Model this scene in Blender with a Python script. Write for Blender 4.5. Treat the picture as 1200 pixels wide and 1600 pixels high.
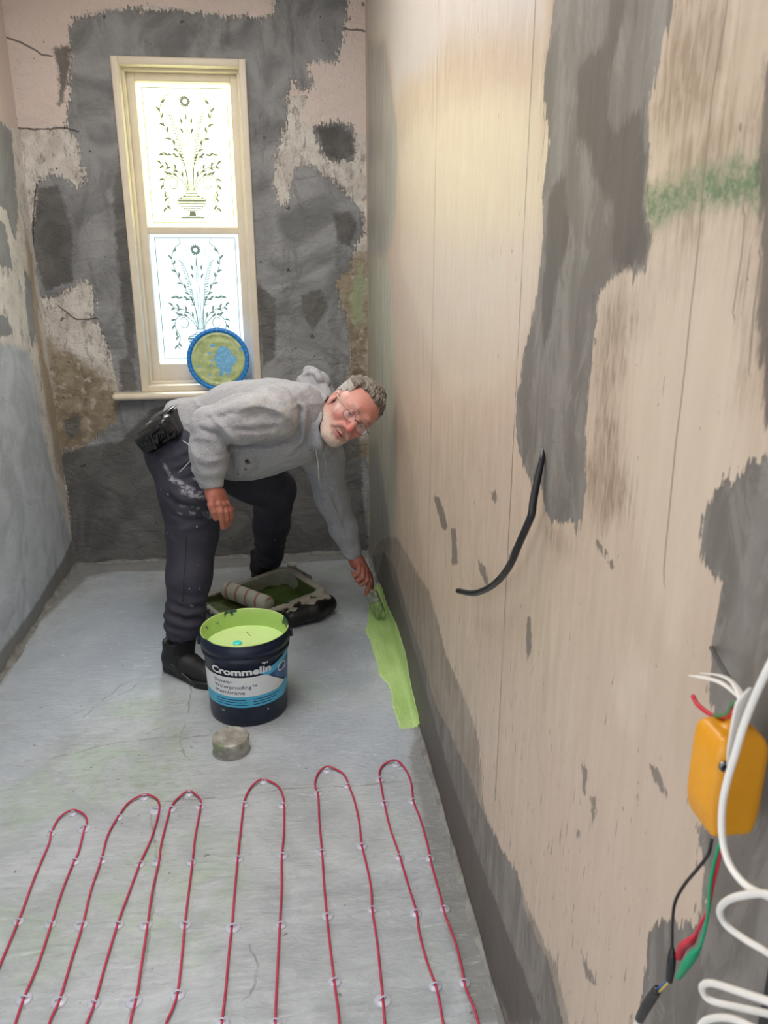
import bpy, math, random
import numpy as np
from mathutils import Matrix, Vector

for o in list(bpy.data.objects):
    bpy.data.objects.remove(o)
S = bpy.context.scene
C = S.collection
random.seed(4)
rng = np.random.default_rng(7)

# ---------------------------------------------------------------- camera, world, lights, exposure
R = [(0.992897, -0.0380339, 0.1127337), (-0.1189701, -0.3073813, 0.9441201), (-0.0012563, -0.950826, -0.3097229)]
cam_d = bpy.data.cameras.new('camera')
cam = bpy.data.objects.new('camera', cam_d)
C.objects.link(cam)
cam.matrix_world = Matrix(((R[0][0], -R[0][1], -R[0][2], 0),
                           (R[1][0], -R[1][1], -R[1][2], 0),
                           (R[2][0], -R[2][1], -R[2][2], 1.5),
                           (0, 0, 0, 1)))
cam_d.sensor_fit = 'VERTICAL'
cam_d.sensor_height = 36
cam_d.sensor_width = 27
cam_d.lens = 27.855
cam_d.clip_start = 0.02
cam_d.dof.use_dof = True
cam_d.dof.focus_distance = 3.0
cam_d.dof.aperture_fstop = 11
S.camera = cam

S.view_settings.view_transform = 'Standard'
S.view_settings.look = 'None'
S.view_settings.gamma = 1
S.view_settings.use_curve_mapping = False
S.view_settings.exposure = 0.0
S.cycles.max_bounces = 5
S.cycles.diffuse_bounces = 3
S.cycles.glossy_bounces = 2
S.cycles.use_adaptive_sampling = True
S.cycles.adaptive_threshold = 0.03
S.cycles.use_denoising = True
S.cycles.caustics_reflective = False
S.cycles.caustics_refractive = False

world = bpy.data.worlds.new('world')
S.world = world
world.use_nodes = True
world.node_tree.nodes['Background'].inputs[0].default_value = (0.80, 0.88, 1.0, 1)
world.node_tree.nodes['Background'].inputs[1].default_value = 1.0


def area_light(name, loc, rot, sx, sy, power, color, spread=180):
    l = bpy.data.lights.new(name, 'AREA')
    l.shape = 'RECTANGLE'
    l.size, l.size_y, l.energy, l.color = sx, sy, power, color
    l.spread = math.radians(spread)
    o = bpy.data.objects.new(name, l)
    o.location, o.rotation_euler = loc, [math.radians(a) for a in rot]
    C.objects.link(o)
    return o


# unseen fill lights added: overhead, from the left, and weakly from the hallway end
area_light('overhead_fill_light', (-0.40, 2.0, 2.68), (0, 0, 0), 0.9, 1.7, 36, (1.0, 0.97, 0.93))
area_light('left_fill_light', (-1.55, 0.25, 1.35), (0, -90, 0), 1.9, 1.3, 13, (1.0, 0.965, 0.93))
area_light('hallway_fill_light', (-0.30, -0.93, 1.35), (90, 0, 0), 1.1, 2.0, 3, (1.0, 0.97, 0.94))
# daylight from the sky outside the window
area_light('window_daylight', (-0.80, 5.6, 3.12), (-47, 0, 13), 1.3, 1.3, 800, (0.94, 0.98, 1.0))

XL, XR, YB, YF, ZC = -1.114, 0.3878, 3.908, -1.0, 2.72


# ---------------------------------------------------------------- materials
def srgb(r, g=None, b=None):
    if g is None:
        r, g, b = r
    f = lambda c: (c / 255 / 12.92) if c / 255 <= 0.04045 else ((c / 255 + 0.055) / 1.055) ** 2.4
    return (f(r), f(g), f(b), 1)


class NT:
    """small wrapper to write node materials briefly"""
    def __init__(s, name, rough=0.6, metal=0, color=(128, 128, 128), spec=0.5):
        s.m = bpy.data.materials.new(name)
        s.m.use_nodes = True
        s.t = s.m.node_tree
        s.b = s.t.nodes['Principled BSDF']
        s.b.inputs['Roughness'].default_value = rough
        s.b.inputs['Metallic'].default_value = metal
        s.b.inputs['Specular IOR Level'].default_value = spec
        s.b.inputs['Base Color'].default_value = srgb(color)
        s._tc = None

    def n(s, kind, **kw):
        x = s.t.nodes.new('ShaderNode' + kind)
        for k, v in kw.items():
            setattr(x, k, v)
        return x

    def link(s, a, b):
        s.t.links.new(a, b)

    def obj(s):
        if not s._tc:
            s._tc = s.n('TexCoord').outputs['Object']
        return s._tc

    def put(s, v, sock):
        if hasattr(v, 'is_output'):
            s.link(v, sock)
        elif isinstance(v, (tuple, list)):
            sock.default_value = v if len(v) == len(sock.default_value) else tuple(v)[:3]
        else:
            sock.default_value = v

    def noise(s, scale, stretch=(1, 1, 1), detail=4, rough=0.55, dist=0.0, off=(0, 0, 0)):
        mp = s.n('Mapping')
        s.link(s.obj(), mp.inputs[0])
        mp.inputs['Scale'].default_value = stretch
        mp.inputs['Location'].default_value = off
        t = s.n('TexNoise')
        s.link(mp.outputs[0], t.inputs['Vector'])
        t.inputs['Scale'].default_value = scale
        t.inputs['Detail'].default_value = detail
        t.inputs['Roughness'].default_value = rough
        t.inputs['Distortion'].default_value = dist
        return t.outputs['Fac']

    def math(s, op, a, b=0.0, c=0.0, clamp=False):
        x = s.n('Math', operation=op, use_clamp=clamp)
        s.put(a, x.inputs[0])
        s.put(b, x.inputs[1])
        s.put(c, x.inputs[2])
        return x.outputs[0]

    def ramp(s, v, lo, hi, a=0.0, b=1.0, smooth=True):
        x = s.n('MapRange', interpolation_type='SMOOTHSTEP' if smooth else 'LINEAR')
        s.put(v, x.inputs['Value'])
        x.inputs['From Min'].default_value = lo
        x.inputs['From Max'].default_value = hi
        x.inputs['To Min'].default_value = a
        x.inputs['To Max'].default_value = b
        return x.outputs[0]

    def mix(s, f, a, b):
        x = s.n('Mix', data_type='RGBA')
        s.put(f, x.inputs[0])
        s.put(a, x.inputs[6])
        s.put(b, x.inputs[7])
        return x.outputs[2]

    def mul(s, a, b):
        x = s.n('Mix', data_type='RGBA', blend_type='MULTIPLY')
        x.inputs[0].default_value = 1
        s.put(a, x.inputs[6])
        s.put(b, x.inputs[7])
        return x.outputs[2]

    def fmix(s, f, a, b):
        x = s.n('Mix', data_type='FLOAT')
        s.put(f, x.inputs[0])
        s.put(a, x.inputs[2])
        s.put(b, x.inputs[3])
        return x.outputs[0]

    def attr(s, name, color=False):
        a = s.n('Attribute')
        a.attribute_name = name
        return a.outputs['Color' if color else 'Fac']

    def two(s, c1, c2, fac):
        return s.mix(fac, srgb(c1), srgb(c2))

    def line(s, name, width, wob_=0.006, scale=24, reach=0.014):
        """thin line along an attribute pair <name> (signed) and <name>_near (unsigned)"""
        a = s.math('MULTIPLY_ADD', s.math('SUBTRACT', s.noise(scale, detail=4), 0.5), wob_, s.attr(name))
        a = s.math('ABSOLUTE', a)
        return s.math('MULTIPLY', s.ramp(a, width * 0.4, width, 1, 0), s.ramp(s.attr(name + '_near'), reach * 0.7, reach, 1, 0))

    def bump(s, h, dist=0.002, strength=1.0):
        b = s.n('Bump')
        b.inputs['Strength'].default_value = strength
        b.inputs['Distance'].default_value = dist
        s.put(h, b.inputs['Height'])
        s.link(b.outputs[0], s.b.inputs['Normal'])

    def color(s, c):
        s.put(c, s.b.inputs['Base Color'])

    def rough(s, r):
        s.put(r, s.b.inputs['Roughness'])


def simple(name, color, rough=0.5, metal=0, var=10, scale=30, bump=0.0, spec=0.5, stretch=(1, 1, 1)):
    m = NT(name, rough, metal, color, spec)
    lo = tuple(max(0, c - var) for c in color)
    hi = tuple(min(255, c + var) for c in color)
    nz = m.noise(scale, stretch)
    m.color(m.two(lo, hi, m.ramp(nz, 0.3, 0.7)))
    if bump:
        m.bump(m.noise(scale * 3, stretch), bump)
    return m.m


# ---------------------------------------------------------------- mesh helpers
WL = {}


def tag(o, label=None, cat=None, group=None, kind=None):
    if label: o['label'] = label
    if cat: o['category'] = cat
    if group: o['group'] = group
    if kind: o['kind'] = kind
    return o


def thing(name, loc, label, cat, group=None, kind=None):
    o = bpy.data.objects.new(name, None)
    o.empty_display_size = 0.05
    o.location = loc
    C.objects.link(o)
    WL[o] = np.array(loc, float)
    return tag(o, label, cat, group, kind)


def mk(name, vf, mat, parent=None, smooth=True, origin=None, attrs=None):
    v, f = vf
    v = np.asarray(v, float)
    if origin is None:
        origin = WL[parent] if parent is not None else np.zeros(3)
    origin = np.asarray(origin, float)
    me = bpy.data.meshes.new(name)
    if isinstance(f, np.ndarray):
        f = f.tolist()
    me.from_pydata((v - origin).tolist(), [], f)
    me.polygons.foreach_set('use_smooth', [smooth] * len(me.polygons))
    for k, a in (attrs or {}).items():
        a = np.asarray(a, np.float32)
        if a.ndim == 1:
            at = me.attributes.new(k, 'FLOAT', 'POINT')
            at.data.foreach_set('value', a)
        else:
            at = me.attributes.new(k, 'FLOAT_COLOR', 'POINT')
            if a.shape[1] == 3:
                a = np.hstack([a, np.ones((len(a), 1), np.float32)])
            at.data.foreach_set('color', a.ravel())
    me.update()
    if mat is not None:
        me.materials.append(mat)
    o = bpy.data.objects.new(name, me)
    C.objects.link(o)
    WL[o] = origin
    if parent is not None:
        o.parent = parent
        o.location = origin - WL[parent]
    else:
        o.location = origin
    return o


def join(*vfs):
    V, F, n = [], [], 0
    for v, f in vfs:
        v = np.asarray(v, float)
        V.append(v)
        F += [[i + n for i in q] for q in (f.tolist() if isinstance(f, np.ndarray) else f)]
        n += len(v)
    return np.vstack(V), F


def xf(vf, M):
    v = np.asarray(vf[0], float)
    M = np.array(M)
    return v @ M[:3, :3].T + M[:3, 3], vf[1]


def box(x0, x1, y0, y1, z0, z1, bev=0.0):
    """box with chamfered/rounded edges"""
    if bev <= 0:
        v = [(x, y, z) for x in (x0, x1) for y in (y0, y1) for z in (z0, z1)]
        f = [(0, 1, 3, 2), (4, 6, 7, 5), (0, 4, 5, 1), (2, 3, 7, 6), (0, 2, 6, 4), (1, 5, 7, 3)]
        return np.array(v, float), f
    n = 3
    c = np.array([(x0 + x1) / 2, (y0 + y1) / 2, (z0 + z1) / 2])
    h = np.array([x1 - x0, y1 - y0, z1 - z0]) / 2
    V, F = [], []
    m = 2 * n + 2

    def prof(hh):
        a = [(-hh + bev) - bev * math.cos(i / n * math.pi / 2) for i in range(n + 1)]
        return a
    for ax in range(3):
        for sg in (-1, 1):
            u, w = [(1, 2), (2, 0), (0, 1)][ax]
            base = len(V)
            g = np.linspace(0, 1, n + 1)
            us = [-1 + 0 * t for t in g]
            idx = []
            pu = np.concatenate([-h[u] + bev - bev * np.sin(math.pi / 4 * (1 - g)) / math.sin(math.pi / 4) * 1.0, h[u] - bev + bev * np.sin(math.pi / 4 * g) / math.sin(math.pi / 4)])
            pw = np.concatenate([-h[w] + bev - bev * np.sin(math.pi / 4 * (1 - g)) / math.sin(math.pi / 4) * 1.0, h[w] - bev + bev * np.sin(math.pi / 4 * g) / math.sin(math.pi / 4)])
            for a in pu:
                for b in pw:
                    p = np.zeros(3)
                    p[ax] = sg * h[ax]
                    p[u], p[w] = a, b
                    q = np.clip(p, -h + bev, h - bev)
                    d = p - q
                    L = np.linalg.norm(d)
                    V.append(c + q + d / L * bev)
            for i in range(m - 1):
                for j in range(m - 1):
                    q = [base + i * m + j, base + (i + 1) * m + j, base + (i + 1) * m + j + 1, base + i * m + j + 1]
                    F.append(q if sg > 0 else q[::-1])
    return weld(np.array(V), F)


def weld(v, f, tol=1e-5):
    k = np.round(v / tol).astype(np.int64)
    u, first, inv = np.unique(k, axis=0, return_index=True, return_inverse=True)
    inv = inv.reshape(-1)
    F = []
    for q in f:
        r = [int(inv[i]) for i in q]
        r2 = [r[i] for i in range(len(r)) if r[i] != r[i - 1]]
        if len(r2) > 2:
            F.append(r2)
    return v[first], F


def lathe(prof, seg=48, center=(0, 0, 0), closed=False):
    V, F = [], []
    n = len(prof)
    for i in range(seg):
        a = 2 * math.pi * i / seg
        for r, z in prof:
            V.append((center[0] + r * math.cos(a), center[1] + r * math.sin(a), center[2] + z))
    for i in range(seg):
        j = (i + 1) % seg
        for k in range(n if closed else n - 1):
            l = (k + 1) % n
            F.append((i * n + k, j * n + k, j * n + l, i * n + l))
    return weld(np.array(V, float), F)


def spline(P, sub=8, closed=False):
    P = np.asarray(P, float)
    n = len(P)
    out = []
    rngi = range(n if closed else n - 1)
    for i in rngi:
        p1, p2 = P[i], P[(i + 1) % n]
        p0 = P[i - 1] if (i > 0 or closed) else 2 * p1 - p2
        p3 = P[(i + 2) % n] if (i + 2 < n or closed) else 2 * p2 - p1
        for t in np.arange(sub) / sub:
            out.append(0.5 * ((2 * p1) + (p2 - p0) * t + (2 * p0 - 5 * p1 + 4 * p2 - p3) * t * t + (3 * p1 - p0 - 3 * p2 + p3) * t ** 3))
    if not closed:
        out.append(P[-1])
    return np.array(out)


def tube(P, r, seg=8, sub=6, closed=False, flat=1.0, up0=(0, 0, 1)):
    Q = spline(P, sub, closed) if sub > 1 else np.asarray(P, float)
    n = len(Q)
    rr = np.full(n, r, float) if np.isscalar(r) else np.interp(np.linspace(0, 1, n), np.linspace(0, 1, len(r)), r)
    if closed:
        T = np.roll(Q, -1, 0) - np.roll(Q, 1, 0)
    else:
        T = np.gradient(Q, axis=0)
    T /= np.linalg.norm(T, axis=1)[:, None] + 1e-12
    up = np.array(up0, float)
    if abs(T[0] @ up) > 0.95:
        up = np.array([1.0, 0, 0])
    N = up - T[0] * (up @ T[0])
    N /= np.linalg.norm(N)
    V, F = [], []
    for i in range(n):
        N = N - T[i] * (N @ T[i])
        N /= np.linalg.norm(N)
        B = np.cross(T[i], N)
        for k in range(seg):
            a = 2 * math.pi * k / seg
            V.append(Q[i] + rr[i] * (math.cos(a) * N * flat + math.sin(a) * B))
    for i in range(n if closed else n - 1):
        j = (i + 1) % n
        for k in range(seg):
            l = (k + 1) % seg
            F.append((i * seg + k, i * seg + l, j * seg + l, j * seg + k))
    if not closed:
        F.append(tuple(range(seg))[::-1])
        F.append(tuple((n - 1) * seg + k for k in range(seg)))
    return np.array(V), F


def poly_sdf(P, poly):
    """signed distance of 2-D points to a polygon, positive inside"""
    poly = np.asarray(poly, float)
    d = np.full(len(P), 1e9)
    inside = np.zeros(len(P), bool)
    for i in range(len(poly)):
        a, b = poly[i - 1], poly[i]
        e = b - a
        w = P - a
        t = np.clip((w @ e) / (e @ e + 1e-12), 0, 1)
        d = np.minimum(d, ((w - t[:, None] * e) ** 2).sum(1))
        c = ((a[1] > P[:, 1]) != (b[1] > P[:, 1]))
        with np.errstate(divide='ignore', invalid='ignore'):
            xi = a[0] + (P[:, 1] - a[1]) * e[0] / e[1]
        inside ^= c & (P[:, 0] < xi)
    return np.where(inside, 1, -1) * np.sqrt(d)


def polys_sdf(P, polys):
    r = np.full(len(P), -1.0)
    for p in polys:
        r = np.maximum(r, poly_sdf(P, p))
    return np.clip(r, -0.2, 0.2)


def lines_dist(P, lines):
    """distance to polylines given as lists of 2-D points"""
    d = np.full(len(P), 1.0)
    for ln in lines:
        ln = np.asarray(ln, float)
        for a, b in zip(ln[:-1], ln[1:]):
            e = b - a
            w = P - a
            t = np.clip((w @ e) / (e @ e + 1e-12), 0, 1)
            d = np.minimum(d, np.sqrt(((w - t[:, None] * e) ** 2).sum(1)))
    return d


def lines_signed(P, lines):
    """signed side distance to the nearest polyline segment (interpolates cleanly across the line)"""
    d = np.full(len(P), 1.0)
    s = np.ones(len(P))
    for ln in lines:
        ln = np.asarray(ln, float)
        for a, b in zip(ln[:-1], ln[1:]):
            e = b - a
            w = P - a
            t = np.clip((w @ e) / (e @ e + 1e-12), 0, 1)
            dd = np.sqrt(((w - t[:, None] * e) ** 2).sum(1))
            side = np.sign(e[0] * w[:, 1] - e[1] * w[:, 0])
            m_ = dd < d
            d = np.where(m_, dd, d)
            s = np.where(m_, side, s)
    return np.clip(s * d, -0.1, 0.1)


def sheet(us, vs, to3, skip=None, flip=False):
    """grid surface; to3(u, v) -> xyz arrays"""
    U, V = np.meshgrid(us, vs, indexing='ij')
    P2 = np.stack([U.ravel(), V.ravel()], 1)
    v3 = to3(P2)
    nu, nv = len(us), len(vs)
    i, j = np.meshgrid(np.arange(nu - 1), np.arange(nv - 1), indexing='ij')
    a = (i * nv + j).ravel()
    q = np.stack([a, a + nv, a + nv + 1, a + 1], 1)
    if skip is not None:
        c = P2[q].mean(1)
        q = q[~skip(c)]
    if flip:
        q = q[:, ::-1]
    return v3, q, P2


# ---------------------------------------------------------------- implicit surfaces
def seg_t(p, a, b):
    a, b = np.asarray(a, float), np.asarray(b, float)
    e = b - a
    w = p - a
    t = np.clip(w @ e / (e @ e + 1e-12), 0, 1)
    return t, np.sqrt(((w - t[:, None] * e) ** 2).sum(1))


def smin(a, b, k):
    if k <= 0:
        return np.minimum(a, b)
    h = np.clip(0.5 + 0.5 * (b - a) / k, 0, 1)
    return b + (a - b) * h - k * h * (1 - h)


def smax(a, b, k):
    return -smin(-a, -b, k)


def chain(p, pts, rad, k=0.01):
    d = None
    for i in range(len(pts) - 1):
        t, dd = seg_t(p, pts[i], pts[i + 1])
        r = rad[i] + (rad[i + 1] - rad[i]) * t
        d2 = dd - r
        d = d2 if d is None else smin(d, d2, k)
    return d


def ell(p, c, r, M=None):
    q = p - np.asarray(c, float)
    if M is not None:
        q = q @ np.asarray(M)       # columns of M are the local axes
    r = np.asarray(r, float)
    k0 = np.sqrt(((q / r) ** 2).sum(1)) + 1e-9
    k1 = np.sqrt(((q / r ** 2) ** 2).sum(1)) + 1e-9
    return k0 * (k0 - 1) / k1


def rbox(p, c, h, r, M=None):
    q = p - np.asarray(c, float)
    if M is not None:
        q = q @ np.asarray(M)
    q = np.abs(q) - (np.asarray(h, float) - r)
    return np.sqrt((np.maximum(q, 0) ** 2).sum(1)) + np.minimum(q.max(1), 0) - r


def wob(p, freq, seed, n=5):
    g = np.random.default_rng(seed)
    r = np.zeros(len(p))
    for i in range(n):
        k = g.normal(size=3)
        k *= freq * g.uniform(0.6, 1.6) / np.linalg.norm(k)
        r += np.sin(p @ k + g.uniform(0, 6.28))
    return r / n


def fold(p, path, amp, w, yw=0.35):
    """ridge (amp>0) or groove along a path; depth direction counts less"""
    s = np.array([1, yw, 1])
    d = np.full(len(p), 9.0)
    P = np.asarray(path, float) * s
    ps = p * s
    tt = np.zeros(len(p))
    n = len(P) - 1
    for i in range(n):
        t, dd = seg_t(ps, P[i], P[i + 1])
        better = dd < d
        d = np.where(better, dd, d)
        tt = np.where(better, (i + t) / n, tt)
    taper = np.clip(np.sin(np.clip(tt, 0.02, 0.98) * math.pi) * 1.6, 0, 1)
    return -amp * np.exp(-(d / w) ** 2) * taper


def surface(fn, lo, hi, h, band=4):
    """surface nets of fn(p)=0 on a grid; evaluates finely only near the surface"""
    lo, hi = np.asarray(lo, float), np.asarray(hi, float)
    m = band
    nc = np.ceil((hi - lo) / (h * m)).astype(int) + 1
    ax = [lo[i] + np.arange(nc[i]) * h * m for i in range(3)]
    G = np.stack(np.meshgrid(*ax, indexing='ij'), -1).reshape(-1, 3) + h * (m - 1) / 2
    dc = fn(G).reshape(nc)
    fine = np.repeat(np.repeat(np.repeat(dc, m, 0), m, 1), m, 2).astype(np.float64)
    mask = np.abs(fine) < h * m * 1.9
    n = np.array(fine.shape)
    idx = np.argwhere(mask)
    for s in range(0, len(idx), 400000):
        ii = idx[s:s + 400000]
        fine[ii[:, 0], ii[:, 1], ii[:, 2]] = fn(lo + ii * h)
    sg = fine < 0
    n1 = n - 1
    cnt = np.zeros(n1)
    pos = np.zeros(tuple(n1) + (3,))
    base = np.stack(np.meshgrid(*[np.arange(k) for k in n1], indexing='ij'), -1).astype(float)
    corners = [(i, j, k) for i in (0, 1) for j in (0, 1) for k in (0, 1)]
    sl = lambda c: tuple(slice(c[a], c[a] + n1[a]) for a in range(3))
    ins = sum(sg[sl(c)].astype(np.int8) for c in corners)
    act = (ins > 0) & (ins < 8)
    ai = np.argwhere(act)
    if len(ai) == 0:
        return np.zeros((0, 3)), np.zeros((0, 4), int)
    acc = np.zeros((len(ai), 3))
    num = np.zeros(len(ai))
    for a in range(3):
        for u in (0, 1):
            for w in (0, 1):
                c0 = [0, 0, 0]
                o = [x for x in range(3) if x != a]
                c0[o[0]], c0[o[1]] = u, w
                c1 = list(c0)
                c1[a] = 1
                v0 = fine[tuple((ai + c0).T)]
                v1 = fine[tuple((ai + c1).T)]
                cr = (v0 < 0) != (v1 < 0)
                t = np.where(cr, v0 / np.where(cr, v0 - v1, 1), 0)
                pt = np.tile(np.array(c0, float), (len(ai), 1))
                pt[:, a] = t
                acc += pt * cr[:, None]
                num += cr
    vert = lo + (ai + acc / num[:, None]) * h
    vid = -np.ones(n1, int)
    vid[tuple(ai.T)] = np.arange(len(ai))
    F = []
    for a in range(3):
        u, w = [(1, 2), (2, 0), (0, 1)][a]
        s0 = [slice(0, n[i]) for i in range(3)]
        s1 = [slice(0, n[i]) for i in range(3)]
        s0[a] = slice(0, n[a] - 1)
        s1[a] = slice(1, n[a])
        A, B = sg[tuple(s0)], sg[tuple(s1)]
        e = np.argwhere(A != B)
        e = e[(e[:, u] > 0) & (e[:, w] > 0) & (e[:, u] < n1[u]) & (e[:, w] < n1[w])]
        inside = sg[tuple(e.T)]
        du = np.zeros(3, int); du[u] = 1
        dw = np.zeros(3, int); dw[w] = 1
        q = np.stack([vid[tuple((e - du - dw).T)], vid[tuple((e - dw).T)], vid[tuple(e.T)], vid[tuple((e - du).T)]], 1)
        q = np.where(inside[:, None], q, q[:, ::-1])
        q = q[(q >= 0).all(1)]
        F.append(q)
    return vert, np.vstack(F)

# ---------------------------------------------------------------- wall and floor materials
def edge(m, name, big=0.03, fine=0.02, streak=0.0, w=0.0015, axis='z', seed=0.0, soft=0.0):
    """ragged mask from a signed distance attribute"""
    a = m.attr(name)
    if not hasattr(m, 'en'):
        m.en = {}

    def shared(key, *args, **kw):
        if key not in m.en:
            m.en[key] = m.math('SUBTRACT', m.noise(*args, **kw), 0.5)
        return m.en[key]
    sg = 1 if int(seed) % 2 == 0 else -1
    a = m.math('MULTIPLY_ADD', shared('big', 7, detail=3), sg * big * 2, a)
    a = m.math('MULTIPLY_ADD', shared('fine', 55, off=(0, 1, 2), detail=4, rough=0.65), sg * fine * 2, a)
    if streak:
        st = (9, 9, 0.8) if axis == 'z' else (0.8, 9, 9)
        a = m.math('MULTIPLY_ADD', shared('streak', 16, st, off=(3, 0, 2), detail=3), sg * streak * 2, a)
    return m.ramp(a, -w - soft, w + soft), a


def plaster_bump(m, extra=None, trowel=0.5, fine=0.25):
    t1 = m.noise(9, (1, 1, 1.6), detail=6, rough=0.6, dist=1.2)
    t2 = m.noise(70, detail=4, rough=0.7)
    h = m.math('ADD', m.math('MULTIPLY', t1, trowel), m.math('MULTIPLY', t2, fine))
    if extra is not None:
        h = m.math('ADD', h, extra)
    return h


def cement_color(m, a=(104, 102, 99), b=(134, 132, 128), seed=0.0, stretch=(1, 1, 1)):
    big = m.noise(3.2, stretch, detail=5, rough=0.6, dist=1.5, off=(seed, seed, 0))
    c = m.two(a, b, m.ramp(big, 0.32, 0.68))
    scr = m.noise(26, (1, 1, 1), detail=6, rough=0.75, dist=2.5, off=(seed, 3, 0))
    return m.mix(m.ramp(scr, 0.52, 0.75, 0, 0.35), c, srgb(150, 148, 143))


# right wall
m = NT('painted_plaster_with_cement_patches', 0.5)
c = m.two((178, 160, 139), (194, 177, 157), m.ramp(m.noise(11, (1, 4, 0.6), detail=4), 0.25, 0.75))
c = m.mix(m.ramp(m.noise(1.6, detail=3), 0.35, 0.7, 0, 0.7), c, srgb(188, 167, 150))
c = m.mix(m.ramp(m.noise(60, (1, 7, 0.4), detail=3), 0.66, 0.85, 0, 0.22), c, srgb(152, 130, 104))
# pale upper part near the corner
k, _ = edge(m, 'pale', 0.03, 0.02, 0.05, soft=0.05)
c = m.mix(k, c, srgb(192, 184, 176))
k, _ = edge(m, 'smear', 0.05, 0.02, 0.05, soft=0.03, seed=2)
sm = m.ramp(m.noise(18, (1, 6, 1.3), detail=5, dist=1.0), 0.35, 0.65, 0.35, 0.95)
c = m.mix(m.math('MULTIPLY', k, sm), c, srgb(140, 121, 101))
k, _ = edge(m, 'light', 0.04, 0.02, 0.04, soft=0.03, seed=5)
c = m.mix(m.math('MULTIPLY', k, 0.6), c, srgb(200, 184, 164))
# small chips, more of them low down
sep = m.n('SeparateXYZ')
m.link(m.obj(), sep.inputs[0])
zc = sep.outputs['Z']
chipn = m.noise(38, (1, 3.2, 0.55), detail=3, rough=0.6, off=(1, 7, 3))
chip = m.ramp(m.math('MULTIPLY_ADD', m.ramp(zc, 1.35, 0.2, 0, 1, False), 0.11, chipn), 0.73, 0.745)
c = m.mix(m.math('MULTIPLY', chip, 0.8), c, srgb(120, 110, 98))
dots = m.ramp(m.noise(85, (1, 1, 0.6), detail=1, off=(4, 1, 2)), 0.775, 0.79)
c = m.mix(m.math('MULTIPLY', dots, 0.7), c, srgb(92, 82, 72))
k, _ = edge(m, 'chip', 0.007, 0.014, 0.010, w=0.002)
c = m.mix(m.math('MULTIPLY', k, 0.9), c, srgb(116, 107, 97))
# green felt-like smear
k, gv = edge(m, 'green', 0.012, 0.02, 0, soft=0.012, seed=1)
gs = m.ramp(m.noise(120, detail=4, rough=0.7), 0.35, 0.6, 0.5, 1)
c = m.mix(m.math('MULTIPLY', k, gs), c, m.two((76, 98, 68), (108, 128, 94), m.noise(40)))
# damp pale green and blue paint in the corner
k, _ = edge(m, 'corner', 0.02, 0.02, 0.08, soft=0.01, seed=7)
pc = m.two((168, 178, 158), (188, 194, 194), m.ramp(m.noise(7, (1, 6, 0.7), detail=4), 0.4, 0.6))
pc = m.mix(m.ramp(m.noise(14, (1, 6, 0.5), detail=6, off=(3, 3, 3)), 0.42, 0.58, 0, 0.9), pc, srgb(186, 170, 142))
pc = m.mix(m.ramp(m.noise(9, (1, 5, 0.5), detail=6, off=(1, 8, 3)), 0.5, 0.62, 0, 0.8), pc, srgb(150, 150, 146))
c = m.mix(k, c, pc)
k, _ = edge(m, 'greyup', 0.02, 0.03, 0.06, soft=0.012, seed=9)
c = m.mix(m.math('MULTIPLY', k, 0.85), c, m.two((136, 135, 131), (164, 162, 156), m.ramp(m.noise(7, (1, 6, 0.6), detail=5), 0.35, 0.65)))
# lower tan-grey wash
k1, _ = edge(m, 'wash', 0.02, 0.008, 0.03, soft=0.004, seed=4)
c = m.mix(m.math('MULTIPLY', k1, 0.9), c, m.two((126, 114, 100), (148, 138, 125), m.ramp(m.noise(9, (1, 3, 1), detail=5), 0.35, 0.65)))
# cement
k2, ce = edge(m, 'cement', 0.012, 0.014, 0.02, w=0.0015, seed=0)
cc = cement_color(m, (102, 96, 89), (128, 123, 117), stretch=(1, 2.5, 0.6))
cc = m.mix(m.ramp(m.noise(3.5, (1, 3.5, 0.5), detail=5, dist=1.0), 0.42, 0.62, 0, 0.8), cc, srgb(100, 94, 87))
mot = m.noise(9, (1, 1.6, 0.8), detail=9, rough=0.7, dist=1.6, off=(9, 2, 5))
cc = m.mix(m.ramp(mot, 0.50, 0.60, 0, 0.55), cc, srgb(134, 128, 120))
cc = m.mix(m.ramp(mot, 0.40, 0.30, 0, 0.6), cc, srgb(80, 74, 68))
c = m.mix(k2, c, cc)
k3, _ = edge(m, 'dark', 0.02, 0.012, 0.02, soft=0.006, seed=3)
c = m.mix(m.math('MULTIPLY', k3, 0.85), c, m.two((70, 63, 59), (94, 87, 81), m.noise(6, (1, 5, 0.7))))
# running drips and board joints
c = m.mix(m.math('MULTIPLY', m.line('drip', 0.0022, 0.004, 12), 0.65), c, srgb(110, 98, 86))
jn = m.math('ABSOLUTE', m.attr('joint'))
jm = m.math('MULTIPLY', m.ramp(jn, 0.0016, 0.0034, 1, 0), m.ramp(m.noise(9, (1, 1, 1), off=(0, 9, 0)), 0.35, 0.5, 0.15, 0.75))
c = m.mix(jm, c, srgb(104, 92, 78))
m.color(c)
anyc = m.math('MAXIMUM', k2, m.math('MULTIPLY', k1, 0.6))
m.rough(m.fmix(anyc, m.fmix(m.ramp(m.noise(30, (1, 5, 0.4), detail=4), 0.3, 0.7), 0.30, 0.46), 0.55))
h = plaster_bump(m, m.math('SUBTRACT', m.math('MULTIPLY', k2, 0.5), m.math('ADD', m.math('MULTIPLY', chip, 0.35), m.math('MULTIPLY', jm, 0.4))), 0.35, 0.10)
h = m.math('ADD', h, m.math('MULTIPLY', m.noise(18, (1, 4, 0.35), detail=3), 0.10))
m.bump(h, 0.004, 0.6)
M_RIGHT = m.m

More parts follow.
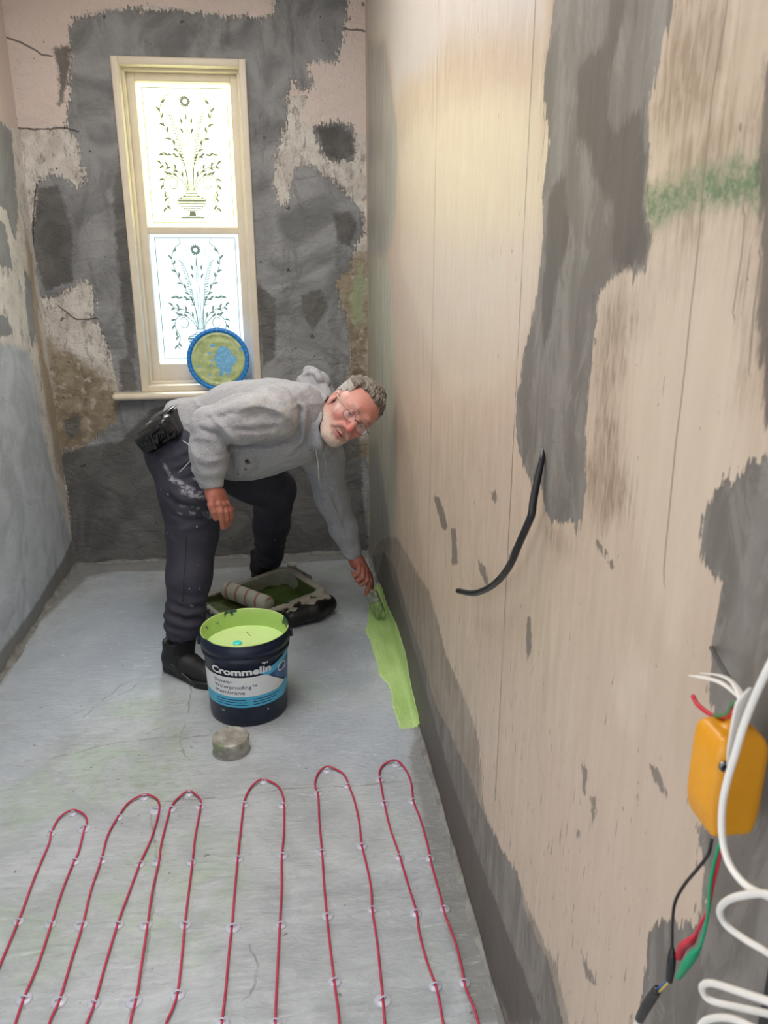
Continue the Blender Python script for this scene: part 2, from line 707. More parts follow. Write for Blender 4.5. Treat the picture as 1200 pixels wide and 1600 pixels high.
# back wall
m = NT('patched_back_wall', 0.8)
c = m.two((196, 188, 180), (224, 218, 210), m.ramp(m.noise(10, detail=6, dist=0.6), 0.3, 0.7))
rg = m.ramp(m.noise(26, (1.6, 1, 0.6), detail=9, rough=0.85, dist=0.5), 0.50, 0.60)
c = m.mix(m.math('MULTIPLY', rg, 0.75), c, m.two((118, 112, 106), (150, 140, 128), m.noise(6)))
k, _ = edge(m, 'tan', 0.05, 0.03, 0, soft=0.03, seed=3)
tc = m.two((124, 110, 90), (162, 150, 128), m.ramp(m.noise(12, detail=6, dist=0.8), 0.3, 0.7))
tc = m.mix(m.ramp(m.noise(24, detail=5, off=(5, 0, 0)), 0.55, 0.68, 0, 0.8), tc, srgb(188, 180, 166))
c = m.mix(k, c, tc)
k, _ = edge(m, 'greenish', 0.05, 0.04, 0, soft=0.01, seed=8)
c = m.mix(m.math('MULTIPLY', k, 0.8), c, srgb(158, 168, 134))
k, _ = edge(m, 'pink', 0.006, 0.010, 0, seed=1)
pk = m.two((216, 199, 190), (226, 212, 204), m.noise(3))
c = m.mix(k, c, pk)
k2, ce = edge(m, 'cement', 0.030, 0.045, 0.035, w=0.002, seed=2)
cc = cement_color(m, (116, 117, 118), (158, 159, 160), seed=4)
cc = m.mix(m.ramp(m.noise(5, (1.6, 1, 0.5), detail=8, rough=0.65, dist=1.2), 0.52, 0.66, 0, 0.6), cc, srgb(106, 105, 103))
c = m.mix(k2, c, cc)
k3, _ = edge(m, 'dark', 0.02, 0.02, 0, soft=0.008, seed=6)
c = m.mix(m.math('MULTIPLY', k3, 0.85), c, m.two((78, 76, 73), (104, 102, 98), m.ramp(m.noise(5, detail=6, dist=1.4), 0.35, 0.65)))
cr = m.line('crack', 0.0042, 0.014, 30)
c = m.mix(m.math('MULTIPLY', cr, 0.75), c, srgb(84, 74, 66))
pit = m.ramp(m.noise(22, detail=2, off=(7, 1, 4)), 0.70, 0.735)
c = m.mix(m.math('MULTIPLY', pit, 0.65), c, srgb(66, 62, 58))
m.color(c)
h = plaster_bump(m, m.math('SUBTRACT', m.math('MULTIPLY', k2, 0.9), m.math('ADD', m.math('MULTIPLY', cr, 0.5), m.math('MULTIPLY', pit, 0.6))), 1.0, 0.35)
m.bump(h, 0.015, 0.9)
M_BACK = m.m

# left wall
m = NT('patched_left_wall', 0.8)
c = m.two((214, 208, 201), (236, 231, 225), m.ramp(m.noise(9, detail=6), 0.3, 0.7))
rg = m.ramp(m.noise(18, (1, 1, 0.6), detail=9, rough=0.8), 0.52, 0.6)
c = m.mix(m.math('MULTIPLY', rg, 0.7), c, srgb(150, 148, 144))
k, _ = edge(m, 'tan', 0.03, 0.03, 0.03, soft=0.02, seed=3)
c = m.mix(m.math('MULTIPLY', k, 0.8), c, m.two((150, 128, 100), (190, 172, 146), m.noise(14, detail=5)))
k, _ = edge(m, 'pink', 0.01, 0.012, 0, seed=1)
c = m.mix(k, c, srgb(220, 204, 196))
k2, _ = edge(m, 'cement', 0.02, 0.03, 0.02, w=0.002, seed=2)
c = m.mix(k2, c, cement_color(m, (140, 142, 144), (164, 166, 168), seed=4))
k3, _ = edge(m, 'wash', 0.03, 0.02, 0, soft=0.02, seed=6)
wc = m.two((176, 183, 190), (206, 212, 219), m.ramp(m.noise(5, detail=5, dist=1.2), 0.3, 0.7))
c = m.mix(k3, c, wc)
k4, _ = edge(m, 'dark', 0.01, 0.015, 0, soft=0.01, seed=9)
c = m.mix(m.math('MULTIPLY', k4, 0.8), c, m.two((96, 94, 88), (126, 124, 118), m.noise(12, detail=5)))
m.color(c)
m.bump(plaster_bump(m, m.math('MULTIPLY', k2, 0.6), 0.7, 0.25), 0.007, 0.8)
M_LEFT = m.m

# floor
m = NT('screeded_floor', 0.5)
c = m.two((168, 174, 178), (192, 198, 203), m.ramp(m.noise(2.4, detail=6, dist=2.0), 0.3, 0.7))
swirl = m.noise(5, (1, 2.4, 1), detail=7, rough=0.6, dist=3.0)
c = m.mix(m.ramp(swirl, 0.5, 0.75, 0, 0.5), c, srgb(206, 209, 212))
k, _ = edge(m, 'green', 0.06, 0.03, 0, soft=0.05, seed=2)
gm = m.ramp(m.noise(7, detail=6, dist=1.0, off=(2, 2, 2)), 0.4, 0.62, 0.15, 1)
c = m.mix(m.math('MULTIPLY', m.math('MULTIPLY', k, gm), 0.6), c, srgb(170, 188, 168))
k, _ = edge(m, 'worn', 0.06, 0.03, 0, soft=0.05, seed=7)
wn = m.ramp(m.noise(30, (1, 2, 1), detail=6, rough=0.7), 0.5, 0.66)
c = m.mix(m.math('MULTIPLY', m.math('MULTIPLY', k, wn), 0.4), c, srgb(142, 140, 132))
k, _ = edge(m, 'damp', 0.05, 0.02, 0, soft=0.09, seed=4)
c = m.mix(m.math('MULTIPLY', k, 0.6), c, srgb(132, 140, 152))
kb, _ = edge(m, 'bluish', 0.08, 0.02, 0, soft=0.12, seed=5)
c = m.mix(m.math('MULTIPLY', kb, 0.55), c, srgb(178, 188, 204))
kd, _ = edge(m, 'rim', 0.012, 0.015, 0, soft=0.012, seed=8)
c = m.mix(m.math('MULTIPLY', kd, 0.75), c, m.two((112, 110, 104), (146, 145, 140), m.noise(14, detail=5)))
crm = m.math('MULTIPLY', m.line('crack', 0.0038, 0.022, 22), m.ramp(m.noise(14, off=(4, 4, 0)), 0.35, 0.55, 0.1, 1))
c = m.mix(m.math('MULTIPLY', crm, 0.42), c, srgb(112, 108, 98))
spk = m.ramp(m.noise(44, detail=1.5, off=(1, 2, 3)), 0.745, 0.77)
c = m.mix(m.math('MULTIPLY', spk, 0.6), c, srgb(98, 100, 92))
spw = m.math('MULTIPLY', m.ramp(m.noise(34, detail=1, off=(6, 2, 3)), 0.74, 0.77), kb)
c = m.mix(m.math('MULTIPLY', spw, 0.8), c, srgb(226, 230, 236))
m.color(c)
m.rough(m.fmix(kb, m.ramp(m.noise(6, detail=4), 0.3, 0.7, 0.45, 0.65), 0.36))
lay = m.noise(12, (1, 3.0, 1), detail=6, rough=0.66, dist=2.8, off=(0, 3, 0))
c = m.mix(m.ramp(lay, 0.46, 0.32, 0, 0.32), c, srgb(146, 150, 150))
c = m.mix(m.ramp(lay, 0.55, 0.68, 0, 0.35), c, srgb(212, 215, 217))
m.color(c)
h = m.math('ADD', m.math('MULTIPLY', m.noise(4, detail=6, dist=1.5), 0.8), m.math('MULTIPLY', lay, 0.6))
h = m.math('ADD', h, m.math('MULTIPLY', m.noise(90, detail=3), 0.12))
h = m.math('SUBTRACT', h, m.math('ADD', m.math('MULTIPLY', crm, 0.15), m.math('MULTIPLY', spk, 0.3)))
m.bump(h, 0.010, 0.8)
M_FLOOR = m.m

M_CEIL = simple('white_ceiling_paint', (226, 222, 216), 0.8, var=3)

# ---------------------------------------------------------------- structure
# floor
us = np.arange(XL, XR + 0.004, (XR - XL) / 110)
vs = np.arange(YF, YB + 0.004, (YB - YF) / 340)
v3, q, P2 = sheet(us, vs, lambda P: np.stack([P[:, 0], P[:, 1], np.zeros(len(P))], 1))
at = {
    'green': polys_sdf(P2, [[(-0.769, 2.243), (-0.609, 2.329), (-0.464, 2.465), (-0.376, 2.265), (-0.302, 2.12), (-0.331, 2.031), (-0.412, 1.955), (-0.594, 1.977), (-0.734, 1.913), (-0.822, 1.873), (-0.886, 2.069), (-0.8, 2.149)],
                            [(-0.069, 2.636), (0.074, 2.666), (0.134, 2.476), (-0.003, 2.409)],
                            [(-0.397, 1.847), (-0.137, 1.841), (-0.158, 1.549), (-0.265, 1.415), (-0.442, 1.471), (-0.529, 1.676)],
                            [(0.217, 1.824), (0.284, 1.79), (0.282, 1.667), (0.202, 1.7)], [(0.258, 1.422), (0.31, 1.38), (0.315, 1.295), (0.255, 1.319)],
                            [(0.116, 3.647), (0.316, 3.751), (0.328, 3.539), (0.17, 3.48)], [(-0.731, 2.717), (-0.512, 2.644), (-0.381, 2.497), (-0.517, 2.393), (-0.706, 2.495)],
                            [(-0.754, 1.661), (-0.576, 1.682), (-0.492, 1.443), (-0.658, 1.366)]]),
    'worn': polys_sdf(P2, [[(-0.849, 2.322), (-0.518, 2.691), (-0.354, 2.452), (-0.282, 2.118), (-0.328, 2.001), (-0.539, 1.97), (-0.791, 2.117)],
                           [(-0.449, 1.959), (-0.321, 1.944), (-0.316, 1.608), (-0.35, 1.425), (-0.404, 1.276), (-0.456, 1.282), (-0.442, 1.471)], [(-0.902, 3.048), (-0.664, 3.701), (-0.518, 3.767), (-1.09, 3.837)]]),
    'damp': polys_sdf(P2, [[(-0.758, 3.089), (-0.611, 3.538), (-0.395, 3.437), (-0.377, 2.928), (-0.495, 2.688), (-0.637, 2.705), (-0.825, 2.825)], [(-0.07, 2.891), (0.144, 3.038), (0.345, 2.896), (0.206, 2.511), (-0.001, 2.493)]]),
    'bluish': polys_sdf(P2, [[(-1.058, 3.067), (-0.82, 3.721), (-0.512, 3.001), (-0.528, 2.601), (-0.684, 2.492), (-0.849, 2.322), (-0.886, 2.069), (-1.11, 2.763)], [(-0.024, 2.453), (0.327, 2.369), (0.361, 2.04), (0.163, 2.032), (-0.088, 2.16)]]),
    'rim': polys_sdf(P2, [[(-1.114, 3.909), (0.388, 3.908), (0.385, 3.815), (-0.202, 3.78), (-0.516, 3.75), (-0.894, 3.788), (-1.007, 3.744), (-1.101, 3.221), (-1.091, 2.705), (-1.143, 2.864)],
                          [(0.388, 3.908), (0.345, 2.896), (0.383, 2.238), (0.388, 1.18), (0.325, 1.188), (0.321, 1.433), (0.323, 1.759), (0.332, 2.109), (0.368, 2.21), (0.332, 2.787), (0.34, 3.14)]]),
    'crack': lines_signed(P2, [[(-0.859, 2.221), (-0.73, 2.245), (-0.602, 2.292), (-0.463, 2.304), (-0.318, 2.293)], [(-0.416, 1.978), (-0.288, 1.973), (-0.142, 1.979), (-0.049, 1.991), (0.159, 1.978), (0.236, 1.986), (0.35, 1.973)],
                             [(-0.4, 2.676), (-0.387, 2.456), (-0.397, 2.267), (-0.368, 2.194)], [(-0.741, 2.459), (-0.651, 2.661), (-0.55, 2.742)],
                             [(-0.435, 1.93), (-0.391, 1.749), (-0.375, 1.575), (-0.367, 1.428), (-0.369, 1.331), (-0.384, 1.274)], [(-0.135, 1.434), (-0.115, 1.38), (-0.123, 1.325), (-0.139, 1.303)],
                             [(-0.87, 2.398), (-0.733, 2.519), (-0.62, 2.612), (-0.595, 2.663)]]),
    'crack_near': lines_dist(P2, [[(-0.859, 2.221), (-0.73, 2.245), (-0.602, 2.292), (-0.463, 2.304), (-0.318, 2.293)], [(-0.416, 1.978), (-0.288, 1.973), (-0.142, 1.979), (-0.049, 1.991), (0.159, 1.978), (0.236, 1.986), (0.35, 1.973)],
                             [(-0.4, 2.676), (-0.387, 2.456), (-0.397, 2.267), (-0.368, 2.194)], [(-0.741, 2.459), (-0.651, 2.661), (-0.55, 2.742)],
                             [(-0.435, 1.93), (-0.391, 1.749), (-0.375, 1.575), (-0.367, 1.428), (-0.369, 1.331), (-0.384, 1.274)], [(-0.135, 1.434), (-0.115, 1.38), (-0.123, 1.325), (-0.139, 1.303)],
                             [(-0.87, 2.398), (-0.733, 2.519), (-0.62, 2.612), (-0.595, 2.663)]]),
}
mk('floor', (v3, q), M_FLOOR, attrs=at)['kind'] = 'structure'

# right wall
us = np.arange(YF, YB + 0.002, (YB - YF) / 440)
vs = np.arange(0, ZC + 0.002, ZC / 240)
v3, q, P2 = sheet(us, vs, lambda P: np.stack([np.full(len(P), XR), P[:, 0], P[:, 1]], 1), flip=True)
DL = [[(0.746, 1.736), (0.745, 1.708), (0.747, 1.679), (0.754, 1.635), (0.752, 1.608), (0.751, 1.565), (0.748, 1.532), (0.746, 1.486), (0.747, 1.451), (0.745, 1.402), (0.745, 1.364), (0.746, 1.312), (0.744, 1.244), (0.742, 1.202), (0.74, 1.17)],
      [(0.673, 1.534), (0.67, 1.498), (0.672, 1.45)], [(0.64, 1.498), (0.64, 1.457), (0.636, 1.41)], [(1.257, 1.699), (1.244, 1.676), (1.252, 1.642)]]
DRIPS = (lines_signed(P2, DL), lines_dist(P2, DL))
jy = [[(2.141, 2.075)][0][0], [(1.327, 1.861)][0][0]]
at = {
    'cement': polys_sdf(P2, [
        [(1.263, 1.891), (1.23, 1.835), (1.245, 1.8), (1.263, 1.771), (1.265, 1.738), (1.256, 1.707), (1.233, 1.683), (1.22, 1.647), (1.236, 1.623), (1.239, 1.588), (1.227, 1.542), (1.227, 1.478), (1.242, 1.44), (1.261, 1.399), (1.282, 1.357), (1.299, 1.313), (1.318, 1.266), (1.324, 1.232), (1.308, 1.19), (1.272, 1.165), (1.231, 1.148), (1.205, 1.141), (1.182, 1.169), (1.152, 1.149), (1.133, 1.118), (1.101, 1.113), (1.051, 1.125), (1.014, 1.143), (0.997, 1.126), (0.987, 1.138), (0.986, 1.166), (0.977, 1.205), (0.989, 1.237), (0.991, 1.288), (0.99, 1.339), (0.987, 1.388), (0.987, 1.428), (0.984, 1.452), (0.959, 1.468), (0.931, 1.476), (0.915, 1.487), (0.897, 1.484), (0.885, 1.47), (0.878, 1.484), (0.855, 1.484), (0.855, 1.501), (0.844, 1.517), (0.862, 1.527), (0.875, 1.544), (0.876, 1.563), (0.872, 1.591), (0.877, 1.607), (0.891, 1.64), (0.884, 1.663), (0.873, 1.679), (0.862, 1.705), (0.849, 1.719), (0.856, 1.769)],
        [(0.59, 1.342), (0.607, 1.333), (0.628, 1.317), (0.65, 1.3), (0.663, 1.283), (0.676, 1.263), (0.676, 1.24), (0.666, 1.224), (0.647, 1.219), (0.624, 1.219), (0.627, 1.201), (0.624, 1.183), (0.63, 1.164), (0.631, 1.147), (0.625, 1.13), (0.622, 1.104), (0.612, 1.083), (0.603, 0.995), (0.604, 0.946), (0.59, 0.919), (0.583, 0.898), (0.588, 0.857), (0.615, 0.826), (0.645, 0.799), (0.669, 0.766), (0.68, 0.74), (0.67, 0.713), (0.668, 0.687), (0.674, 0.639), (0.685, 0.564), (0.431, 0.689), (0.283, 0.94), (0.428, 1.463)],
        [(3.91, -0.037), (3.298, 0.231), (2.906, 0.32), (2.588, 0.283), (2.286, 0.285), (1.993, 0.251), (1.764, 0.295), (1.59, 0.322), (1.445, 0.325), (1.36, 0.343), (1.258, 0.358), (1.152, 0.406), (1.104, 0.371), (1.028, 0.377), (0.962, 0.392), (0.891, 0.354), (0.641, 0.333), (0.953, -0.01), (1.181, -0), (2.263, -0.012)],
]),
    'dark': polys_sdf(P2, [
        [(1.114, 1.733), (1.07, 1.735), (1.03, 1.743), (1.015, 1.804), (0.967, 1.79), (0.98, 1.732), (1, 1.697), (1.001, 1.656), (0.972, 1.632), (0.909, 1.649), (0.882, 1.601), (0.883, 1.55), (0.855, 1.517), (0.864, 1.488), (0.889, 1.487), (0.932, 1.479), (0.955, 1.497), (0.963, 1.548), (1.002, 1.572), (1.057, 1.628), (1.095, 1.644), (1.118, 1.697)],
        [(1.208, 1.586), (1.149, 1.598), (1.113, 1.53), (1.148, 1.462), (1.168, 1.388), (1.201, 1.346), (1.209, 1.469)],
        [(0.676, 1.654), (0.621, 1.65), (0.516, 1.366), (0.598, 1.374), (0.607, 1.377), (0.622, 1.417), (0.638, 1.473), (0.64, 1.498), (0.659, 1.572)],
        [(3.569, -0.016), (3.25, 0.256), (2.985, 0.243), (2.493, 0.241), (2.12, 0.196), (1.793, 0.175), (1.456, 0.193), (1.209, 0.22), (0.969, 0.258), (1.133, 0.058), (1.277, 0.01), (1.77, -0.015), (2.263, -0.012), (2.822, 0.007)]]),
    'smear': polys_sdf(P2, [
        [(0.859, 1.721), (0.847, 1.756), (0.758, 1.73), (0.742, 1.668), (0.754, 1.624), (0.811, 1.608), (0.852, 1.604), (0.882, 1.638), (0.876, 1.673)],
        [(0.974, 1.444), (0.911, 1.469), (0.889, 1.449), (0.883, 1.385), (0.891, 1.324), (0.87, 1.29), (0.828, 1.225), (0.914, 1.172), (0.977, 1.205), (0.977, 1.308)],
        [(0.729, 1.616), (0.671, 1.621), (0.653, 1.586), (0.719, 1.573), (0.777, 1.573), (0.833, 1.583), (0.809, 1.599)],
        [(0.859, 1.504), (0.753, 1.526), (0.649, 1.533), (0.634, 1.513), (0.731, 1.486), (0.77, 1.437), (0.849, 1.389), (0.884, 1.428)],
        [(1.233, 1.851), (1.122, 1.821), (1.114, 1.733), (1.109, 1.688), (1.098, 1.656), (1.064, 1.636), (1.062, 1.599), (1.089, 1.616), (1.131, 1.641), (1.176, 1.666), (1.198, 1.677), (1.237, 1.687), (1.257, 1.712), (1.258, 1.762), (1.245, 1.8)],
        [(1.135, 1.096), (1.05, 1.121), (1.005, 1.103), (1.066, 1.059)], [(0.675, 1.482), (0.642, 1.508), (0.619, 1.418), (0.636, 1.41)]]),
    'light': polys_sdf(P2, [[(2.795, 1.83), (2.355, 1.859), (1.62, 1.781), (1.289, 1.717), (1.241, 1.468), (1.353, 1.283), (1.913, 1.165), (2.781, 1.452)], [(0.842, 0.992), (0.791, 1.064), (0.751, 1.044), (0.766, 0.959), (0.82, 0.942)],
                            [(1.007, 1.594), (0.984, 1.599), (0.97, 1.569), (0.988, 1.563)], [(1.046, 1.674), (1.023, 1.667), (1.021, 1.638), (1.044, 1.648)], [(0.886, 1.477), (0.756, 1.538), (0.657, 1.528), (0.605, 1.289), (0.706, 1.115), (0.846, 1.227)]]),
    'pale': polys_sdf(P2, [[(3.91, 2.682), (1.294, 1.9), (1.278, 1.815), (2.011, 1.965), (2.17, 1.945), (2.729, 2.005), (2.909, 1.98), (3.116, 2.215), (3.798, 2.369)]]),
    'green': polys_sdf(P2, [[(0.879, 1.558), (0.858, 1.565), (0.802, 1.571), (0.753, 1.575), (0.698, 1.575), (0.65, 1.575), (0.6, 1.571), (0.59, 1.533), (0.641, 1.537), (0.689, 1.538), (0.744, 1.537), (0.807, 1.533), (0.857, 1.527), (0.876, 1.54)]]),
    'greyup': polys_sdf(P2, [[(3.798, 2.369), (3.435, 2.265), (3.229, 2.24), (3.116, 2.156), (3.009, 2.036), (2.875, 1.917), (2.839, 1.777), (2.9, 1.64), (3.003, 1.537), (3.237, 1.492), (3.864, 1.491)], [(3.868, 0.572), (3.489, 0.692), (3.247, 0.551), (2.987, 0.383), (3.25, 0.195), (3.91, -0.037)]]),
    'corner': polys_sdf(P2, [[(3.862, 1.519), (3.135, 1.492), (3, 1.358), (2.941, 1.132), (2.994, 0.931), (2.915, 0.748), (2.911, 0.543), (2.987, 0.383), (3.909, -0.022)]]),
    'wash': polys_sdf(P2, [[(3.91, -0.037), (3.62, 0.129), (3.113, 0.371), (2.799, 0.473), (2.599, 0.496), (2.356, 0.52), (2.13, 0.55), (1.981, 0.514), (1.856, 0.481), (1.694, 0.49), (1.56, 0.494), (1.467, 0.471), (1.444, 0.397), (1.431, 0.353), (1.36, 0.343), (1.258, 0.358), (1.152, 0.406), (1.077, 0.398), (0.999, 0.407), (0.936, 0.421), (0.868, 0.382), (0.614, 0.38), (0.953, -0.01), (1.181, -0), (2.263, -0.012)]]),
    'chip': polys_sdf(P2, [[(2.097, 0.859), (2.002, 0.877), (1.928, 0.861), (1.873, 0.836), (1.939, 0.808), (2.016, 0.833)], [(0.859, 0.539), (0.838, 0.547), (0.794, 0.548), (0.801, 0.528), (0.829, 0.52)], [(1.842, 0.847), (1.782, 0.872), (1.742, 0.792), (1.799, 0.761)], [(1.825, 0.776), (1.779, 0.79), (1.755, 0.783), (1.814, 0.756)], [(1.566, 0.876), (1.497, 0.882), (1.446, 0.867), (1.47, 0.851), (1.527, 0.855)],
                           [(1.196, 0.904), (1.173, 0.919), (1.157, 0.873), (1.171, 0.829), (1.187, 0.857)], [(0.91, 0.822), (0.889, 0.831), (0.886, 0.781), (0.898, 0.778)], [(0.867, 0.796), (0.851, 0.806), (0.85, 0.752), (0.863, 0.743)],
                           [(0.914, 0.709), (0.894, 0.715), (0.898, 0.684)], [(0.936, 1.155), (0.865, 1.139), (0.869, 1.13), (0.924, 1.142)], [(0.722, 0.956), (0.699, 0.959), (0.675, 0.944), (0.685, 0.94), (0.708, 0.944)],
                           [(1.46, 1.052), (1.427, 1.06), (1.415, 1.05), (1.453, 1.041)], [(1.006, 1.664), (0.985, 1.657), (0.975, 1.629), (0.996, 1.633)], [(0.969, 1.05), (0.959, 1.052), (0.957, 1.021)]]),
    'drip': DRIPS[0], 'drip_near': DRIPS[1],
    'joint': np.where(np.abs(P2[:, 0] - jy[0]) < np.abs(P2[:, 0] - jy[1]), P2[:, 0] - jy[0], -(P2[:, 0] - jy[1])) + np.where(P2[:, 1] < 0.42, 0.1, 0),
}
mk('wall_right', (v3, q), M_RIGHT, attrs=at)['kind'] = 'structure'

# back wall with the window opening
WX0, WX1, WZ0, WZ1 = -0.702, -0.133, 0.872, 2.301
us = np.unique(np.concatenate([np.linspace(XL, WX0, 42), np.linspace(WX0, WX1, 58), np.linspace(WX1, XR, 52)]))
vs = np.unique(np.concatenate([np.linspace(0, WZ0, 88), np.linspace(WZ0, WZ1, 140), np.linspace(WZ1, ZC, 42)]))
hole = lambda c: (c[:, 0] > WX0) & (c[:, 0] < WX1) & (c[:, 1] > WZ0) & (c[:, 1] < WZ1)
v3, q, P2 = sheet(us, vs, lambda P: np.stack([P[:, 0], np.full(len(P), YB), P[:, 1]], 1), skip=hole)
at = {
    'cement': polys_sdf(P2, [
        [(-0.911, 2.019), (-0.901, 2.119), (-0.882, 2.193), (-0.857, 2.314), (-0.859, 2.385), (-0.835, 2.438), (-0.716, 2.455), (-0.532, 2.477), (-0.348, 2.47), (-0.081, 2.454), (0.001, 2.476), (0.029, 2.623), (0.305, 2.632), (0.316, 2.477), (0.301, 2.404), (0.272, 2.342), (0.257, 2.292), (0.188, 2.303), (0.131, 2.289), (0.152, 2.214), (0.1, 2.188), (0.06, 2.238), (0.026, 2.085), (0.009, 2.007), (-0.017, 1.929), (-0.029, 1.795), (-0.003, 1.714), (0.033, 1.742), (0.061, 1.871), (0.113, 1.89), (0.176, 1.856), (0.262, 1.792), (0.349, 1.71), (0.373, 1.661), (0.384, 1.576), (0.354, 1.571), (0.317, 1.491), (0.3, 1.419), (0.239, 1.376), (0.253, 1.287), (0.282, 1.198), (0.294, 1.015), (0.275, 0.762), (0.271, 0.566), (0.385, 0.496), (0.381, -0.047), (-1.115, -0.01), (-1.113, 0.591), (-1.006, 0.604), (-0.843, 0.726), (-0.8, 0.85), (-0.815, 0.942), (-0.841, 1.033), (-0.854, 1.175), (-0.908, 1.21), (-0.87, 1.296), (-0.876, 1.367), (-0.917, 1.381), (-1.053, 1.312), (-1.116, 1.321), (-1.129, 1.438), (-1.118, 1.602), (-1.089, 1.655), (-1.061, 1.787), (-1.002, 1.827), (-0.936, 1.809), (-0.884, 1.789), (-0.852, 1.828), (-0.872, 1.893), (-0.87, 1.982)],
        [(0.152, 2.041), (0.267, 2.063), (0.324, 2.03), (0.343, 1.946), (0.331, 1.906), (0.235, 1.894), (0.178, 1.931)]]),
    'dark': polys_sdf(P2, [
        [(-1.112, 0.576), (-1.006, 0.604), (-0.822, 0.631), (-0.672, 0.785), (-0.47, 0.843), (0.339, 0.761), (0.381, -0.065), (-1.117, -0.027)],
        [(-1.062, 1.774), (-0.979, 1.788), (-0.944, 1.629), (-0.959, 1.382), (-1.091, 1.34), (-1.127, 1.493), (-1.112, 1.602)],
        [(0.166, 2.036), (0.261, 2.05), (0.318, 2.017), (0.337, 1.933), (0.264, 1.9), (0.192, 1.931)], [(-1.088, 0.748), (-1.016, 0.777), (-0.99, 0.746), (-1.014, 0.668), (-1.068, 0.644), (-1.09, 0.701)],
        [(-0.797, 1.032), (-0.738, 1.031), (-0.723, 0.879), (-0.798, 0.874)], [(0.071, 1.318), (0.163, 1.347), (0.191, 1.258), (0.126, 1.139), (0.091, 1.2)], [(-0.136, 1.377), (-0.051, 1.29), (-0.062, 1.02), (-0.119, 0.991)],
        [(-0.934, 2.324), (-0.865, 2.338), (-0.863, 2.266), (-0.912, 2.119), (-0.935, 2.106), (-0.923, 2.241)], [(-0.698, 1.946), (-0.692, 1.764), (-0.698, 1.437), (-0.717, 1.031), (-0.753, 1.031), (-0.755, 1.437), (-0.747, 1.763)],
        [(0.23, 1.674), (0.304, 1.688), (0.348, 1.633), (0.311, 1.534), (0.257, 1.548)]]),
    'pink': polys_sdf(P2, [
        [(-1.15, 2.628), (0.009, 2.668), (-0.012, 2.48), (-0.094, 2.463), (-0.374, 2.484), (-0.544, 2.493), (-0.728, 2.469), (-0.826, 2.447), (-0.859, 2.385), (-0.857, 2.314), (-0.884, 2.217), (-0.901, 2.032), (-1.111, 2.011), (-1.136, 2.016)],
        [(0.131, 2.289), (0.187, 2.295), (0.257, 2.287), (0.301, 2.397), (0.328, 2.679), (0.415, 2.682), (0.405, 2.008), (0.33, 2.022), (0.267, 2.063), (0.152, 2.028), (0.096, 2.073), (0.128, 2.163), (0.049, 2.162), (0.074, 2.238)]]),
    'tan': polys_sdf(P2, [
        [(-1.136, 1.212), (-1.065, 1.095), (-0.986, 1.035), (-0.824, 0.912), (-0.792, 0.788), (-0.886, 0.601), (-1.068, 0.59), (-1.119, 0.544)], [(0.224, 1.376), (0.27, 1.404), (0.317, 1.491), (0.383, 1.505), (0.391, 0.888), (0.292, 0.89), (0.281, 1.137), (0.246, 1.258)],
        [(0.256, 0.6), (0.392, 0.596), (0.391, -0.066), (0.228, -0.021)], [(-0.264, 0.143), (0.389, 0.151), (0.391, -0.066), (-1.11, -0.028), (-1.106, 0.059)], [(-0.814, 0.71), (-0.741, 0.692), (-0.754, 0.645), (-0.835, 0.657)]]),
    'greenish': polys_sdf(P2, [[(0.295, 0.431), (0.391, 0.496), (0.393, 0.221), (0.314, 0.118), (0.283, 0.26)], [(0.3, 1.375), (0.377, 1.491), (0.381, 1.197), (0.33, 1.137)], [(0.291, 0.119), (0.389, 0.221), (0.392, 0.043)]]),
    'crack': lines_signed(P2, [[(-1.138, 2.366), (-1.065, 2.345), (-1.016, 2.322), (-0.981, 2.299), (-0.943, 2.293)], [(-1.136, 2.016), (-1.031, 2.013), (-0.911, 2.019), (-0.872, 2.007)], [(0.302, 2.428), (0.385, 2.423)], [(-1.113, 0.001), (-0.853, 0.009), (-0.532, 0.008), (-0.14, 0.003), (0.388, 0)],
                             [(-1.038, 1.269), (-0.965, 1.211), (-0.879, 1.216)], [(-1.069, 1.787), (-1.1, 1.655), (-1.141, 1.382), (-1.117, 1.27)]]),
    'crack_near': lines_dist(P2, [[(-1.138, 2.366), (-1.065, 2.345), (-1.016, 2.322), (-0.981, 2.299), (-0.943, 2.293)], [(-1.136, 2.016), (-1.031, 2.013), (-0.911, 2.019), (-0.872, 2.007)], [(0.302, 2.428), (0.385, 2.423)], [(-1.113, 0.001), (-0.853, 0.009), (-0.532, 0.008), (-0.14, 0.003), (0.388, 0)],
                             [(-1.038, 1.269), (-0.965, 1.211), (-0.879, 1.216)], [(-1.069, 1.787), (-1.1, 1.655), (-1.141, 1.382), (-1.117, 1.27)]]),
}
for a, b, c_, d in [(38, 205, 52, 300)]:
    pass
mk('wall_back', (v3, q), M_BACK, attrs=at)['kind'] = 'structure'

